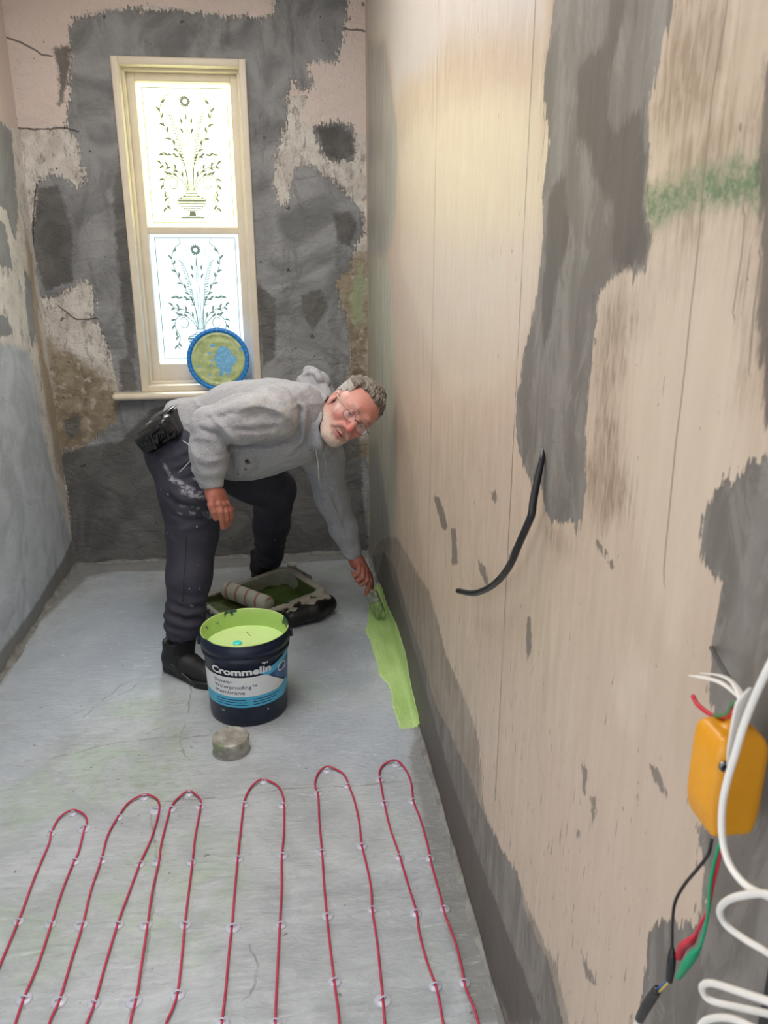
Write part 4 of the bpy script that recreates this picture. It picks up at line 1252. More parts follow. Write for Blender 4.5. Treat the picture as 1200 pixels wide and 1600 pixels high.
# ---------------------------------------------------------------- heating cable and its pads
loops = [
    "-40,1600 0,1508 31.5,1432 52.5,1374 76,1318 80,1301 92,1278 113,1267 129,1271 136,1282 131,1298 123,1330 113,1351 98,1390 79,1448 59,1508 37,1561 20,1610",
]
CAB = ([(-0.688, 1.306, 0.006), (-0.684, 1.447, 0.006), (-0.682, 1.583, 0.006), (-0.685, 1.702, 0.006), (-0.683, 1.83, 0.006), (-0.688, 1.872, 0.006), (-0.683, 1.931, 0.006), (-0.654, 1.957, 0.006), (-0.622, 1.943, 0.006), (-0.603, 1.911, 0.006), (-0.602, 1.869, 0.006), (-0.597, 1.79, 0.006), (-0.601, 1.742, 0.006), (-0.604, 1.658, 0.006), (-0.602, 1.543, 0.006), (-0.601, 1.437, 0.006), (-0.606, 1.353, 0.006), (-0.605, 1.288, 0.006), (-0.6, 1.188, 0.006), (-0.599, 1.116, 0.006), (-0.542, 1.076, 0.006), (-0.52, 1.154, 0.006), (-0.536, 1.287, 0.006), (-0.53, 1.341, 0.006), (-0.53, 1.45, 0.006), (-0.529, 1.54, 0.006), (-0.534, 1.649, 0.006), (-0.531, 1.747, 0.006), (-0.534, 1.841, 0.006), (-0.521, 1.914, 0.006), (-0.501, 1.977, 0.006), (-0.462, 2.001, 0.006), (-0.431, 1.989, 0.006), (-0.414, 1.958, 0.006), (-0.41, 1.906, 0.006), (-0.415, 1.814, 0.006), (-0.429, 1.728, 0.006), (-0.44, 1.621, 0.006), (-0.448, 1.534, 0.006), (-0.453, 1.411, 0.006), (-0.455, 1.323, 0.006), (-0.461, 1.274, 0.006), (-0.463, 1.197, 0.006), (-0.448, 1.098, 0.006), (-0.392, 1.047, 0.006), (-0.359, 1.11, 0.006), (-0.372, 1.267, 0.006), (-0.37, 1.329, 0.006), (-0.374, 1.431, 0.006), (-0.378, 1.525, 0.006), (-0.383, 1.631, 0.006), (-0.381, 1.722, 0.006), (-0.385, 1.784, 0.006), (-0.383, 1.876, 0.006), (-0.379, 1.94, 0.006), (-0.363, 1.98, 0.006), (-0.337, 2.003, 0.006), (-0.311, 1.983, 0.006), (-0.297, 1.953, 0.006), (-0.296, 1.908, 0.006), (-0.298, 1.812, 0.006), (-0.295, 1.705, 0.006), (-0.293, 1.587, 0.006), (-0.291, 1.511, 0.006), (-0.287, 1.421, 0.006), (-0.285, 1.334, 0.006), (-0.29, 1.295, 0.006), (-0.3, 1.254, 0.006), (-0.299, 1.177, 0.006), (-0.274, 1.066, 0.006), (-0.211, 1.025, 0.006), (-0.184, 1.113, 0.006), (-0.186, 1.245, 0.006), (-0.184, 1.322, 0.006), (-0.183, 1.431, 0.006), (-0.181, 1.492, 0.006), (-0.181, 1.58, 0.006), (-0.18, 1.698, 0.006), (-0.178, 1.798, 0.006), (-0.175, 1.907, 0.006), (-0.172, 1.952, 0.006), (-0.157, 2.002, 0.006), (-0.128, 2.032, 0.006), (-0.1, 2.022, 0.006), (-0.075, 1.992, 0.006), (-0.062, 1.944, 0.006), (-0.06, 1.885, 0.006), (-0.061, 1.784, 0.006), (-0.066, 1.707, 0.006), (-0.066, 1.593, 0.006), (-0.07, 1.484, 0.006), (-0.074, 1.373, 0.006), (-0.077, 1.289, 0.006), (-0.078, 1.225, 0.006), (-0.077, 1.125, 0.006), (-0.064, 1.029, 0.006), (0.003, 0.999, 0.006), (0.043, 1.086, 0.006), (0.052, 1.216, 0.006), (0.048, 1.311, 0.006), (0.044, 1.403, 0.006), (0.041, 1.495, 0.006), (0.039, 1.601, 0.006), (0.039, 1.713, 0.006), (0.037, 1.828, 0.006), (0.038, 1.943, 0.006), (0.031, 1.991, 0.006), (0.041, 2.042, 0.006), (0.069, 2.07, 0.006), (0.101, 2.054, 0.006), (0.122, 2.023, 0.006), (0.131, 1.97, 0.006), (0.141, 1.905, 0.006), (0.146, 1.815, 0.006), (0.145, 1.727, 0.006), (0.151, 1.649, 0.006), (0.154, 1.57, 0.006), (0.15, 1.504, 0.006), (0.151, 1.41, 0.006), (0.149, 1.331, 0.006), (0.147, 1.262, 0.006), (0.144, 1.198, 0.006), (0.142, 1.098, 0.006), (0.153, 1.003, 0.006), (0.233, 0.993, 0.006), (0.264, 1.071, 0.006), (0.263, 1.191, 0.006), (0.264, 1.273, 0.006), (0.255, 1.345, 0.006), (0.251, 1.423, 0.006), (0.254, 1.485, 0.006), (0.248, 1.559, 0.006), (0.242, 1.638, 0.006), (0.239, 1.682, 0.006), (0.228, 1.784, 0.006), (0.225, 1.881, 0.006), (0.225, 1.986, 0.006), (0.228, 2.032, 0.006), (0.247, 2.065, 0.006), (0.282, 2.077, 0.006), (0.304, 2.045, 0.006), (0.315, 1.975, 0.006), (0.309, 1.885, 0.006), (0.316, 1.81, 0.006), (0.319, 1.706, 0.006), (0.317, 1.629, 0.006), (0.32, 1.521, 0.006), (0.32, 1.471, 0.006), (0.328, 1.388, 0.006), (0.328, 1.313, 0.006), (0.326, 1.27, 0.006), (0.333, 1.223, 0.006), (0.335, 1.175, 0.006), (0.343, 1.074, 0.006), (0.336, 0.981, 0.006)])
CAB = [(x, y, 0.0058 + (0.0035 if any(abs(x - q[0]) < 0.02 and abs(y - q[1]) < 0.02 for q in [(-0.654, 1.957, 0.006), (-0.462, 2.001, 0.006), (-0.337, 2.003, 0.006), (-0.128, 2.032, 0.006), (0.069, 2.07, 0.006), (0.282, 2.077, 0.006)]) else 0)) for x, y, z in CAB]
mc = NT('crimson_cable_sheath', 0.38, color=(182, 44, 76))
mc.color(mc.two((168, 40, 70), (204, 62, 92), mc.noise(30, detail=2)))
tag(mk('heating_cable', tube(CAB, 0.0028, 8, 5), mc.m), 'long crimson heating cable looped back and forth across the near floor', 'cable')
pads = [(-0.683, 1.572, 0), (-0.69, 1.875, 0), (-0.651, 1.951, 0), (-0.606, 1.885, 0), (-0.599, 1.758, 0), (-0.606, 1.555, 0), (-0.606, 1.357, 0), (-0.532, 1.343, 0), (-0.534, 1.544, 0), (-0.529, 1.754, 0), (-0.519, 1.919, 0), (-0.462, 1.997, 0), (-0.422, 1.939, 0), (-0.43, 1.728, 0), (-0.447, 1.534, 0), (-0.457, 1.328, 0), (-0.374, 1.324, 0), (-0.383, 1.526, 0), (-0.389, 1.73, 0), (-0.378, 1.937, 0), (-0.335, 1.999, 0), (-0.298, 1.938, 0), (-0.299, 1.719, 0), (-0.291, 1.515, 0), (-0.285, 1.33, 0), (-0.171, 1.931, 0), (-0.121, 2.03, 0), (-0.064, 1.915, 0), (-0.178, 1.716, 0), (-0.063, 1.714, 0), (-0.179, 1.494, 0), (-0.067, 1.488, 0), (-0.185, 1.253, 0), (-0.077, 1.239, 0), (0.04, 1.957, 0), (0.07, 2.059, 0), (0.126, 1.979, 0), (0.039, 1.713, 0), (0.146, 1.724, 0), (0.043, 1.501, 0), (0.151, 1.508, 0), (0.049, 1.321, 0), (0.147, 1.263, 0), (0.225, 1.997, 0), (0.283, 2.062, 0), (0.226, 1.888, 0), (0.308, 1.887, 0), (0.239, 1.672, 0), (0.318, 1.658, 0), (0.253, 1.485, 0), (0.324, 1.489, 0), (0.263, 1.283, 0), (0.327, 1.284, 0)]
big = {3: 1.35, 6: 1.3, 7: 1.3, 12: 1.4, 16: 1.2, 24: 1.35, 30: 1.35, 42: 1.35, 8: 1.15, 17: 1.15}
mp2 = NT('clear_plastic_pad', 0.12, color=(206, 208, 222))
mp2.b.inputs['Alpha'].default_value = 0.78
mp2.color(mp2.two((192, 192, 210), (228, 230, 240), mp2.noise(60)))
pad_side = 'LLBRRRRLLLLBRRRRLLLLBRRRRLBRLRLRLRLBRLRLRLRLBLRLRLRLR'
pad_loop = [0] * 7 + [1] * 9 + [2] * 9 + [3] * 9 + [4] * 9 + [5] * 10
ORD = ['first', 'second', 'third', 'fourth', 'fifth', 'sixth']
LOOP = ['leftmost cable loop', 'second cable loop from left', 'third cable loop from left', 'fourth cable loop from left', 'fifth cable loop from left', 'rightmost cable loop']


def pad_label(i):
    if pad_side[i] == 'B':
        return 'clear round pad under the far bend of the ' + LOOP[pad_loop[i]]
    mates = sorted([j for j in range(53) if pad_loop[j] == pad_loop[i] and pad_side[j] == pad_side[i]], key=lambda j: -pads[j][1])
    return 'clear pad on %s strand of %s, %s below bend' % ('left' if pad_side[i] == 'L' else 'right', LOOP[pad_loop[i]], ORD[mates.index(i)])


pad0 = None
pad_prof = [(0.0, 0.0050), (0.005, 0.0052), (0.0085, 0.0044), (0.0110, 0.0030), (0.0125, 0.0026), (0.0135, 0.0014), (0.0138, 0.0)]
for i, (x, y, z) in enumerate(pads):
    if pad0 is None:
        pad0 = thing('cable_pad', (0, 0, 0), 'small clear round plastic pad holding the crimson heating cable to the floor', 'cable pad', 'clear pads along the heating cable')
        mk('pad_base', lathe(pad_prof, 24), mp2.m, pad0)
        mk('pad_loop', tube([(-0.0055, 0, 0.003), (-0.005, 0, 0.009), (0, 0, 0.0115), (0.005, 0, 0.009), (0.0055, 0, 0.003)], 0.0016, 6, 4), mp2.m, pad0)
        r_ = pad0
    else:
        r_ = pad0.copy(); C.objects.link(r_)
        for ch in pad0.children:
            c2 = ch.copy(); C.objects.link(c2); c2.parent = r_
    r_['label'] = pad_label(i)
    k = big.get(i, 1.0) * random.uniform(0.9, 1.05)
    r_.location = (x, y, 0.0003)
    r_.scale = (k, k, 1)
    r_.rotation_euler = (0, 0, random.uniform(-0.4, 0.4))

# ---------------------------------------------------------------- bucket lid leaning on the window
lid = thing('bucket_lid', (-0.330, YB - 0.045, 0.875), 'round blue bucket lid smeared with lime paint leaning on the window sill', 'lid')
Mx = Matrix.Translation((-0.330, YB - 0.043, 0.877)) @ Matrix.Rotation(math.radians(90 - 7), 4, 'X') @ Matrix.Translation((0, 0.147, 0))
M_LB = simple('blue_lid_plastic', (24, 128, 212), 0.35, var=5)
lidb = xf(lathe([(0.0, 0.004), (0.126, 0.004), (0.130, 0.012), (0.134, 0.014), (0.1455, 0.013), (0.147, 0.009), (0.147, -0.006), (0.143, -0.008), (0.0, -0.002)], 96), Mx)
mk('lid_disc', lidb, M_LB, lid)
rb = []
for k in range(40):
    a = 2 * math.pi * k / 40
    rb.append(xf(box(0.131, 0.1462, -0.0010, 0.0010, 0.010, 0.0155), Matrix.Rotation(a, 4, 'Z')))
mk('rim_ribs', xf(join(*rb), Mx), simple('pale_blue_rib', (120, 178, 196), 0.4), lid, smooth=False)
ml = NT('smeared_lime_paint', 0.18)
ml.color(ml.two((168, 184, 122), (202, 214, 154), ml.ramp(ml.noise(24, detail=4), 0.3, 0.7)))
ml.bump(ml.noise(60, detail=5), 0.003)
M_SM = ml.m
# paint film with bare gaps, as a real thin layer
n_ = 90
g_ = np.linspace(-0.13, 0.13, n_)
U_, V_ = np.meshgrid(g_, g_, indexing='ij')
P_ = np.stack([U_.ravel(), V_.ravel(), np.zeros(n_ * n_)], 1)
rr_ = np.hypot(P_[:, 0], P_[:, 1])
gap = 0.058 - np.hypot((P_[:, 0] - 0.028) / 1.0, (P_[:, 1] + 0.008) / 1.4) + 0.030 * wob(P_ * np.array([1.6, .8, 1]), 120, 11, 9)
gap2 = 0.020 - np.hypot(P_[:, 0] - 0.108, P_[:, 1] - 0.045) + 0.006 * wob(P_, 120, 2)
gap = np.maximum(gap, gap2)
keepv = (rr_ < 0.1265) & (gap < 0.012)
hgt = 0.0066 + 0.0030 * wob(P_, 130, 4, 9) + 0.003 * np.exp(-((rr_ - 0.116) / 0.006) ** 2)
P_[:, 2] = hgt
q_ = []
for i in range(n_ - 1):
    for j in range(n_ - 1):
        a = i * n_ + j
        ids = (a, a + n_, a + n_ + 1, a + 1)
        if all(keepv[t] for t in ids):
            q_.append(ids)
mk('smeared_paint', xf((P_, q_), Mx), M_SM, lid)
M_LW = simple('washed_blue_paint_film', (120, 186, 226), 0.3, var=14, scale=60)
mk('thin_wash', xf(lathe([(0.0, 0.0052), (0.126, 0.0052)], 64), Mx), M_LW, lid)

# ---------------------------------------------------------------- roller tray
TO = np.array([0.025, 3.330, 0.0])
tu = np.array([-0.870, -0.493, 0.0]); tw = np.array([0.493, -0.870, 0.0])
TM = np.stack([tu, tw, np.array([0, 0, 1.0])], 1)


def tray_fn(p):
    q = (p - TO) @ TM
    x, y, z = q[:, 0], q[:, 1], q[:, 2]
    s = np.clip(x / 0.43, 0, 1)
    top = 0.108 - 0.040 * s
    bot = np.interp(x, [-0.03, 0.02, 0.13, 0.18, 0.43], [0.002, 0.002, 0.002, 0.012, 0.030])
    out = rbox(q, (0.205, 0, 0.05), (0.235, 0.180, 0.09), 0.045)
    out = smax(out, bot - z, 0.012)
    out = smax(out, z - top, 0.004)
    inn = rbox(q, (0.212, 0, 0.09), (0.206, 0.150, 0.09), 0.03)
    fl = np.interp(x, [0.0, 0.03, 0.14, 0.19, 0.43], [0.020, 0.014, 0.014, 0.028, 0.048])
    inn = smax(inn, fl - z, 0.006)
    lump = chain(p, [(0.128, 3.175, 0.046), (0.07, 3.115, 0.046), (-0.03, 3.06, 0.040)], [0.044, 0.046, 0.036], .02) + 0.006 * wob(p, 40, 9)
    lump = smax(lump, 0.002 - z, 0.008)
    out = smin(out, lump, 0.02)
    return smax(out, -inn, 0.003) + 0.0012 * wob(p, 70, 6)


tv, tf = surface(tray_fn, TO + [-0.52, -0.46, -0.01], TO + [0.22, 0.28, 0.12], 0.005)
q = (tv - TO) @ TM
s_ = np.clip(q[:, 0] / 0.43, 0, 1)
inside_t = (q[:, 0] > 0.002) & (q[:, 0] < 0.423) & (np.abs(q[:, 1]) < 0.155)
topz = 0.108 - 0.040 * s_
nz_ = wob(tv, 60, 21, 8)
col = np.tile(np.array(srgb(20, 20, 20)[:3]), (len(tv), 1))
rimm = (q[:, 2] > topz - 0.012 + 0.022 * nz_ + 0.016 * wob(tv, 160, 23, 8))
col[rimm] = srgb(186, 180, 166)[:3]
col[inside_t & (q[:, 2] < topz - 0.008)] = srgb(96, 112, 62)[:3]
whi = inside_t & (q[:, 1] < -0.05 + 0.05 * nz_) & (q[:, 2] > 0.036 + 0.02 * nz_) & (q[:, 0] < 0.22)
col[whi] = srgb(176, 178, 160)[:3]
mtr = NT('paint_caked_plastic', 0.4)
vc = mtr.attr('col', True)
mtr.color(mtr.mul(vc, mtr.two((190, 190, 190), (255, 255, 255), mtr.noise(30, detail=4))))
mtr.bump(mtr.noise(80, detail=4), 0.002)
tray = thing('roller_tray', tuple(TO), 'black paint roller tray caked with pale and green paint behind the bucket', 'paint tray')
mk('tray_body', (tv, tf), mtr.m, tray, attrs={'col': col})
mg_ = simple('green_paint_pool', (88, 112, 48), 0.10, var=14, scale=8)
pool = [(0.006, -0.147, 0.0185), (0.006, 0.147, 0.0185), (0.165, 0.147, 0.0200), (0.165, -0.147, 0.0200)]
PV, PF = [], []
for i in range(13):
    for j in range(17):
        x, y = 0.004 + 0.168 * i / 12 + (0.008 * math.sin(j * 1.3) if i == 12 else 0), -0.148 + 0.296 * j / 16
        PV.append(TO + x * tu + y * tw + np.array([0, 0, 0.030 + 0.0008 * math.sin(i * 1.1 + j * 0.7)]))
for i in range(12):
    for j in range(16):
        a = i * 17 + j
        PF.append((a, a + 17, a + 18, a + 1))
mk('green_paint', (PV, PF), mg_, tray)
Tm = Matrix.Translation(tuple(TO)) @ Matrix(((tu[0], tw[0], 0, 0), (tu[1], tw[1], 0, 0), (0, 0, 1, 0), (0, 0, 0, 1)))
mk('clip_on_rail', xf(join(box(-0.062, -0.034, -0.16, -0.02, 0.074, 0.082, 0.002), box(-0.062, -0.056, -0.16, -0.02, 0.074, 0.098, 0.002), *[box(-0.06, -0.03, -0.16 + 0.028 * k, -0.155 + 0.028 * k, 0.076, 0.096, 0.001) for k in range(6)]), Tm), simple('pale_caked_plastic', (150, 148, 138), 0.5, var=20), tray)

# roller sleeve lying in the tray
ra_, rb_ = np.array((-0.31, 3.297, 0.085)), np.array((-0.121, 3.105, 0.085))
ax_ = rb_ - ra_
Lr = np.linalg.norm(ax_)
ax_ = ax_ / Lr
roller = thing('paint_roller_sleeve', tuple(ra_ - [0, 0, 0.036]), 'cream fluffy paint roller sleeve with pink stripes lying in the tray', 'paint roller')
qz = Vector((0, 0, 1)).rotation_difference(Vector(ax_)).to_matrix().to_4x4()
mr = NT('striped_roller_nap', 0.95)
sp2 = mr.attr('st')
mr.color(mr.mix(mr.ramp(mr.math('MULTIPLY_ADD', mr.math('SUBTRACT', mr.noise(40), 0.5), 0.5, sp2), 0.80, 0.98), mr.two((176, 174, 160), (196, 194, 182), mr.noise(50)), srgb(166, 120, 104)))
mr.bump(mr.noise(160, detail=3), 0.004)
prf = [(0.0, 0.0), (0.018, 0.0)] + [(0.019, 0.0), (0.030, 0.001), (0.036, 0.006)] + [(0.038, z) for z in np.linspace(0.012, Lr - 0.012, 60)] + [(0.036, Lr - 0.005), (0.029, Lr), (0.0, Lr)]
rv, rf = lathe(prf, 48)
ang = np.arctan2(rv[:, 1], rv[:, 0])
st = 0.5 + 0.5 * np.cos(2 * math.pi * (rv[:, 2] / 0.062) - ang)
mk('nap_sleeve', xf((rv, rf), Matrix.Translation(tuple(ra_)) @ qz), mr.m, roller, attrs={'st': st})
mk('sleeve_core', xf(lathe([(0.0, -0.002), (0.017, -0.002), (0.019, 0.0), (0.019, 0.004)], 32), Matrix.Translation(tuple(ra_)) @ qz), simple('grey_core', (120, 118, 110), 0.6), roller)

# small clear pot behind the tray
mpot = NT('cloudy_clear_plastic', 0.3, color=(176, 176, 168))
mpot.b.inputs['Alpha'].default_value = 0.75
mpot.color(mpot.two((140, 140, 132), (204, 204, 196), mpot.noise(50, detail=4)))
pot = thing('small_plastic_pot', (-0.020, 3.645, 0), 'small cloudy plastic pot standing behind the roller tray', 'pot')
mk('pot_body', lathe([(0.0, 0.0), (0.020, 0.0), (0.0215, 0.003), (0.022, 0.040), (0.019, 0.044)], 32, (-0.020, 3.645, 0.001)), mpot.m, pot)
mk('pot_lid', lathe([(0.0205, 0.043), (0.0225, 0.044), (0.0225, 0.056), (0.0205, 0.058), (0.0, 0.058)], 32, (-0.020, 3.645, 0.001)), simple('pale_cap', (190, 190, 182), 0.4), pot)

# ---------------------------------------------------------------- brush in the hand
b0, b1 = np.array((0.285, 3.125, 0.194)), np.array((0.356, 3.062, 0.018))
bd = (b1 - b0)
BL = np.linalg.norm(bd)
bd /= BL
brush = thing('paint_brush', tuple(b1), 'wooden handled paint brush loaded with green paint in the corner by the right wall', 'paint brush')
# local frame: z along the brush towards the bristles, x across
bx = np.cross(bd, [0.25, 1.0, 0.2]); bx /= np.linalg.norm(bx)
by = np.cross(bd, bx)
Bm = Matrix(((bx[0], by[0], bd[0], b0[0]), (bx[1], by[1], bd[1], b0[1]), (bx[2], by[2], bd[2], b0[2]), (0, 0, 0, 1)))


def loft(secs, seg=20):
    """rounded-rectangle sections: (z, half width, half depth, power)"""
    V, F = [], []
    for z, a, b, pw in secs:
        for k in range(seg):
            t = 2 * math.pi * k / seg
            cx, sx = math.cos(t), math.sin(t)
            V.append((a * abs(cx) ** (2 / pw) * (1 if cx >= 0 else -1), b * abs(sx) ** (2 / pw) * (1 if sx >= 0 else -1), z))
    for i in range(len(secs) - 1):
        for k in range(seg):
            l = (k + 1) % seg
            F.append((i * seg + k, i * seg + l, (i + 1) * seg + l, (i + 1) * seg + k))
    F.append(tuple(range(seg))[::-1])
    F.append(tuple((len(secs) - 1) * seg + k for k in range(seg)))
    return np.array(V), F


HL = BL - 0.118
mk('handle', xf(loft([(-0.035, .004, .003, 2), (-0.03, .009, .006, 2), (0.0, .010, .007, 2), (HL * .5, .009, .0075, 2), (HL * .85, .013, .008, 2.5), (HL, .024, .009, 4)]), Bm), simple('worn_wood_handle', (176, 146, 118), 0.5, var=14), brush)
mk('ferrule', xf(loft([(HL - .002, .0255, .0100, 5), (HL + .002, .0262, .0106, 5), (HL + .040, .0262, .0106, 5), (HL + .042, .0255, .0100, 5)]), Bm), simple('paint_caked_ferrule', (142, 142, 128), 0.4, 0.4, var=26, scale=40), brush)
mb = NT('green_wet_bristles', 0.4)
mb.color(mb.two((92, 116, 66), (140, 166, 100), mb.ramp(mb.noise(120, (1, 1, .2), detail=3), 0.35, 0.65)))
mb.bump(mb.noise(200, (1, 1, .3)), 0.002)
mk('bristles', xf(loft([(HL + .038, .0250, .0095, 4), (HL + .060, .0265, .0115, 4), (HL + .095, .0260, .0110, 3.5), (BL - 0.006, .022, .0085, 3), (BL, .018, .006, 2.5)]), Bm), mb.m, brush)

# ---------------------------------------------------------------- black cable end out of the right wall
blk = thing('black_wall_cable', (0.388, 1.164, 1.21), 'black cut electrical cable curving out of the right wall', 'cable')
M_BLK = simple('black_pvc', (22, 22, 24), 0.35, var=6)
PB = [(0.39, 1.168, 1.212), (0.383, 1.15, 1.2), (0.379, 1.147, 1.182), (0.374, 1.143, 1.159), (0.368, 1.135, 1.134), (0.365, 1.131, 1.114), (0.362, 1.15, 1.082), (0.359, 1.17, 1.05), (0.357, 1.191, 1.017), (0.356, 1.225, 0.982), (0.355, 1.279, 0.939), (0.354, 1.354, 0.892), (0.353, 1.446, 0.845), (0.352, 1.573, 0.795)]
mk('sheath', tube(PB, [0.0040, 0.0046, 0.0054, 0.0060, 0.0063, 0.0063, 0.0063, 0.0063, 0.0063, 0.0062, 0.0062, 0.0062, 0.0062, 0.0062], 10, 8), M_BLK, blk)
mk('grey_tape_collar', tube([(0.359, 1.179, 1.042), (0.358, 1.185, 1.029), (0.357, 1.192, 1.019)], 0.0070, 10, 4), simple('grey_tape', (98, 94, 88), 0.6), blk)

# ---------------------------------------------------------------- cable tester and leads on the right
def yl(p):
    c0 = (0.3475, 0.520, 1.088)
    d = rbox(p, c0, (0.0245, 0.023, 0.047), 0.011)
    # shoulders slope and the lower end narrows
    zz = p[:, 2] - c0[2]
    d2 = np.abs(p[:, 0] - c0[0]) - (0.0245 - np.clip((-zz - 0.02) * 0.28, 0, 1) - np.clip((zz - 0.028) * 0.25, 0, 1))
    d = smax(d, d2, 0.006)
    d = smin(d, ell(p, (0.3500, 0.520, 1.137), (0.008, 0.006, 0.008)), 0.008)
    g = np.abs(p[:, 1] - 0.508) - 0.0007
    return smax(d, -np.maximum(np.maximum(g, -(d + 0.0008)), -1), 0.0005)


yv, yf = surface(yl, (0.315, 0.49, 1.03), (0.38, 0.55, 1.152), 0.0016)
tester = thing('cable_tester', (0.3475, 0.52, 1.041), 'yellow plastic cable monitor box hanging by wires at the right wall', 'cable tester')
mk('tester_case', (yv, yf), simple('yellow_plastic', (214, 146, 22), 0.38, var=4), tester)
eye = Matrix.Translation((0.3295, 0.4962, 1.115)) @ Matrix.Rotation(math.radians(90), 4, 'X')
mk('eyelet', xf(lathe([(0.0020, -0.0015), (0.0022, 0.0012), (0.0040, 0.0014), (0.0044, 0.0), (0.0044, -0.0015)], 20), eye), simple('steel_eyelet', (110, 112, 116), 0.3, 0.9), tester)
mk('eyelet_hole', xf(lathe([(0.0, 0.0004), (0.0022, 0.0004)], 16), eye), M_BLK, tester)
mk('black_lead', tube([(0.34, 0.514, 1.029), (0.34, 0.516, 1.012), (0.34, 0.528, 0.986), (0.34, 0.544, 0.954), (0.339, 0.553, 0.927), (0.338, 0.552, 0.907), (0.337, 0.544, 0.877)], 0.0015, 8, 8), M_BLK, tester)
M_RED = simple('red_pvc', (196, 38, 58), 0.4, var=5)
M_GRN = simple('green_pvc', (14, 146, 98), 0.4, var=5)
mk('red_lead', tube([(0.342, 0.503, 1.038), (0.343, 0.505, 1.012), (0.344, 0.509, 0.985), (0.344, 0.51, 0.959), (0.343, 0.515, 0.939), (0.342, 0.52, 0.919)], 0.0015, 8, 8), M_RED, tester)
mk('green_lead', tube([(0.34, 0.503, 1.035), (0.34, 0.506, 1.01), (0.34, 0.507, 0.987), (0.34, 0.504, 0.966), (0.34, 0.504, 0.946), (0.339, 0.506, 0.92)], 0.0015, 8, 8), M_GRN, tester)
mk('black_clip', tube([(0.337, 0.544, 0.88), (0.337, 0.543, 0.871), (0.337, 0.542, 0.858), (0.337, 0.542, 0.843)], [0.0025, 0.0045, 0.0056, 0.0052, 0.0042], 12, 8, flat=0.7), M_BLK, tester)
mk('red_clip', tube([(0.342, 0.519, 0.921), (0.342, 0.525, 0.908), (0.342, 0.535, 0.891), (0.342, 0.54, 0.872)], [0.0022, 0.0050, 0.0052, 0.0036], 12, 8, flat=0.7), M_RED, tester)
mk('green_clip', tube([(0.338, 0.505, 0.922), (0.337, 0.51, 0.909), (0.336, 0.516, 0.892), (0.336, 0.526, 0.865)], [0.0022, 0.0052, 0.0056, 0.0034], 12, 8, flat=0.7), M_GRN, tester)

hk = thing('joint_connector', (0.34, 0.579, 0.771), 'black sleeved cable joint clipped to the green and black crocodile clips', 'connector')
mk('shrink_sleeve', tube([(0.339, 0.563, 0.807), (0.34, 0.573, 0.784), (0.34, 0.582, 0.76), (0.341, 0.592, 0.733)], [0.0044, 0.0052, 0.0052, 0.0046], 12, 6), M_BLK, hk)
mk('blue_core', tube([(0.339, 0.564, 0.806), (0.338, 0.555, 0.822), (0.337, 0.542, 0.845)], 0.0012, 6, 5), simple('blue_pvc', (60, 92, 150), 0.4), hk)
mk('yellow_core', tube([(0.339, 0.559, 0.809), (0.338, 0.55, 0.826), (0.337, 0.54, 0.845)], 0.0012, 6, 5), simple('yellow_core_pvc', (190, 170, 80), 0.4), hk)
mk('grey_tail', tube([(0.341, 0.591, 0.736), (0.342, 0.596, 0.719), (0.343, 0.601, 0.687), (0.344, 0.601, 0.64)], 0.0038, 10, 5), simple('pale_grey_pvc', (200, 196, 188), 0.5), hk)

M_WP = simple('white_pvc', (226, 222, 214), 0.4, var=4)
wc = thing('white_coiled_cable', (0.318, 0.463, 1.182), 'white cable hanging in front of the yellow box and coiling down the right edge', 'cable')
PW = [(0.3, 0.366, 1.333), (0.302, 0.399, 1.295), (0.305, 0.423, 1.256), (0.306, 0.437, 1.222), (0.306, 0.446, 1.189), (0.306, 0.451, 1.159), (0.306, 0.455, 1.135), (0.306, 0.456, 1.111), (0.306, 0.45, 1.088), (0.306, 0.437, 1.076), (0.306, 0.416, 1.077), (0.306, 0.392, 1.09), (0.305, 0.362, 1.113), (0.3, 0.333, 1.124), (0.29, 0.343, 1.129), (0.295, 0.378, 1.106), (0.3, 0.409, 1.075), (0.306, 0.434, 1.045), (0.312, 0.448, 1.021), (0.318, 0.446, 1.009), (0.322, 0.427, 1.014), (0.324, 0.405, 1.025), (0.322, 0.363, 1.047), (0.306, 0.323, 1.076), (0.292, 0.329, 1.065), (0.29, 0.354, 1.044), (0.294, 0.391, 1.01), (0.3, 0.428, 0.974), (0.306, 0.446, 0.948), (0.312, 0.443, 0.938), (0.316, 0.417, 0.961), (0.318, 0.386, 0.991), (0.312, 0.34, 1.039), (0.3, 0.314, 1.052), (0.292, 0.351, 1.019), (0.296, 0.395, 0.979), (0.302, 0.431, 0.931), (0.308, 0.438, 0.905), (0.31, 0.4, 0.934), (0.31, 0.361, 0.973)]
mk('cable_run', tube(PW, 0.0027, 10, 7), M_WP, wc)

st_ = thing('stripped_cable_end', (0.345, 0.511, 1.17), 'frayed white cable sheath with red and green cores above the yellow box', 'cable')
mk('white_sheath', tube([(0.345, 0.59, 1.142), (0.345, 0.567, 1.153), (0.344, 0.537, 1.165), (0.342, 0.508, 1.169)], [0.0020, 0.0042, 0.0040, 0.0024], 8, 6, flat=0.35), M_WP, st_)
mk('torn_sheath', tube([(0.348, 0.578, 1.151), (0.346, 0.546, 1.167), (0.344, 0.524, 1.173), (0.34, 0.503, 1.171), (0.338, 0.498, 1.159)], [0.0016, 0.0030, 0.0026, 0.0040, 0.0030], 8, 6, flat=0.3), M_WP, st_)
mk('sheath_strap', tube([(0.33, 0.481, 1.194), (0.328, 0.486, 1.178), (0.322, 0.48, 1.16), (0.318, 0.475, 1.144), (0.316, 0.47, 1.131)], [0.0030, 0.0070, 0.0055, 0.0040, 0.0020], 8, 6, flat=0.3), M_WP, st_)
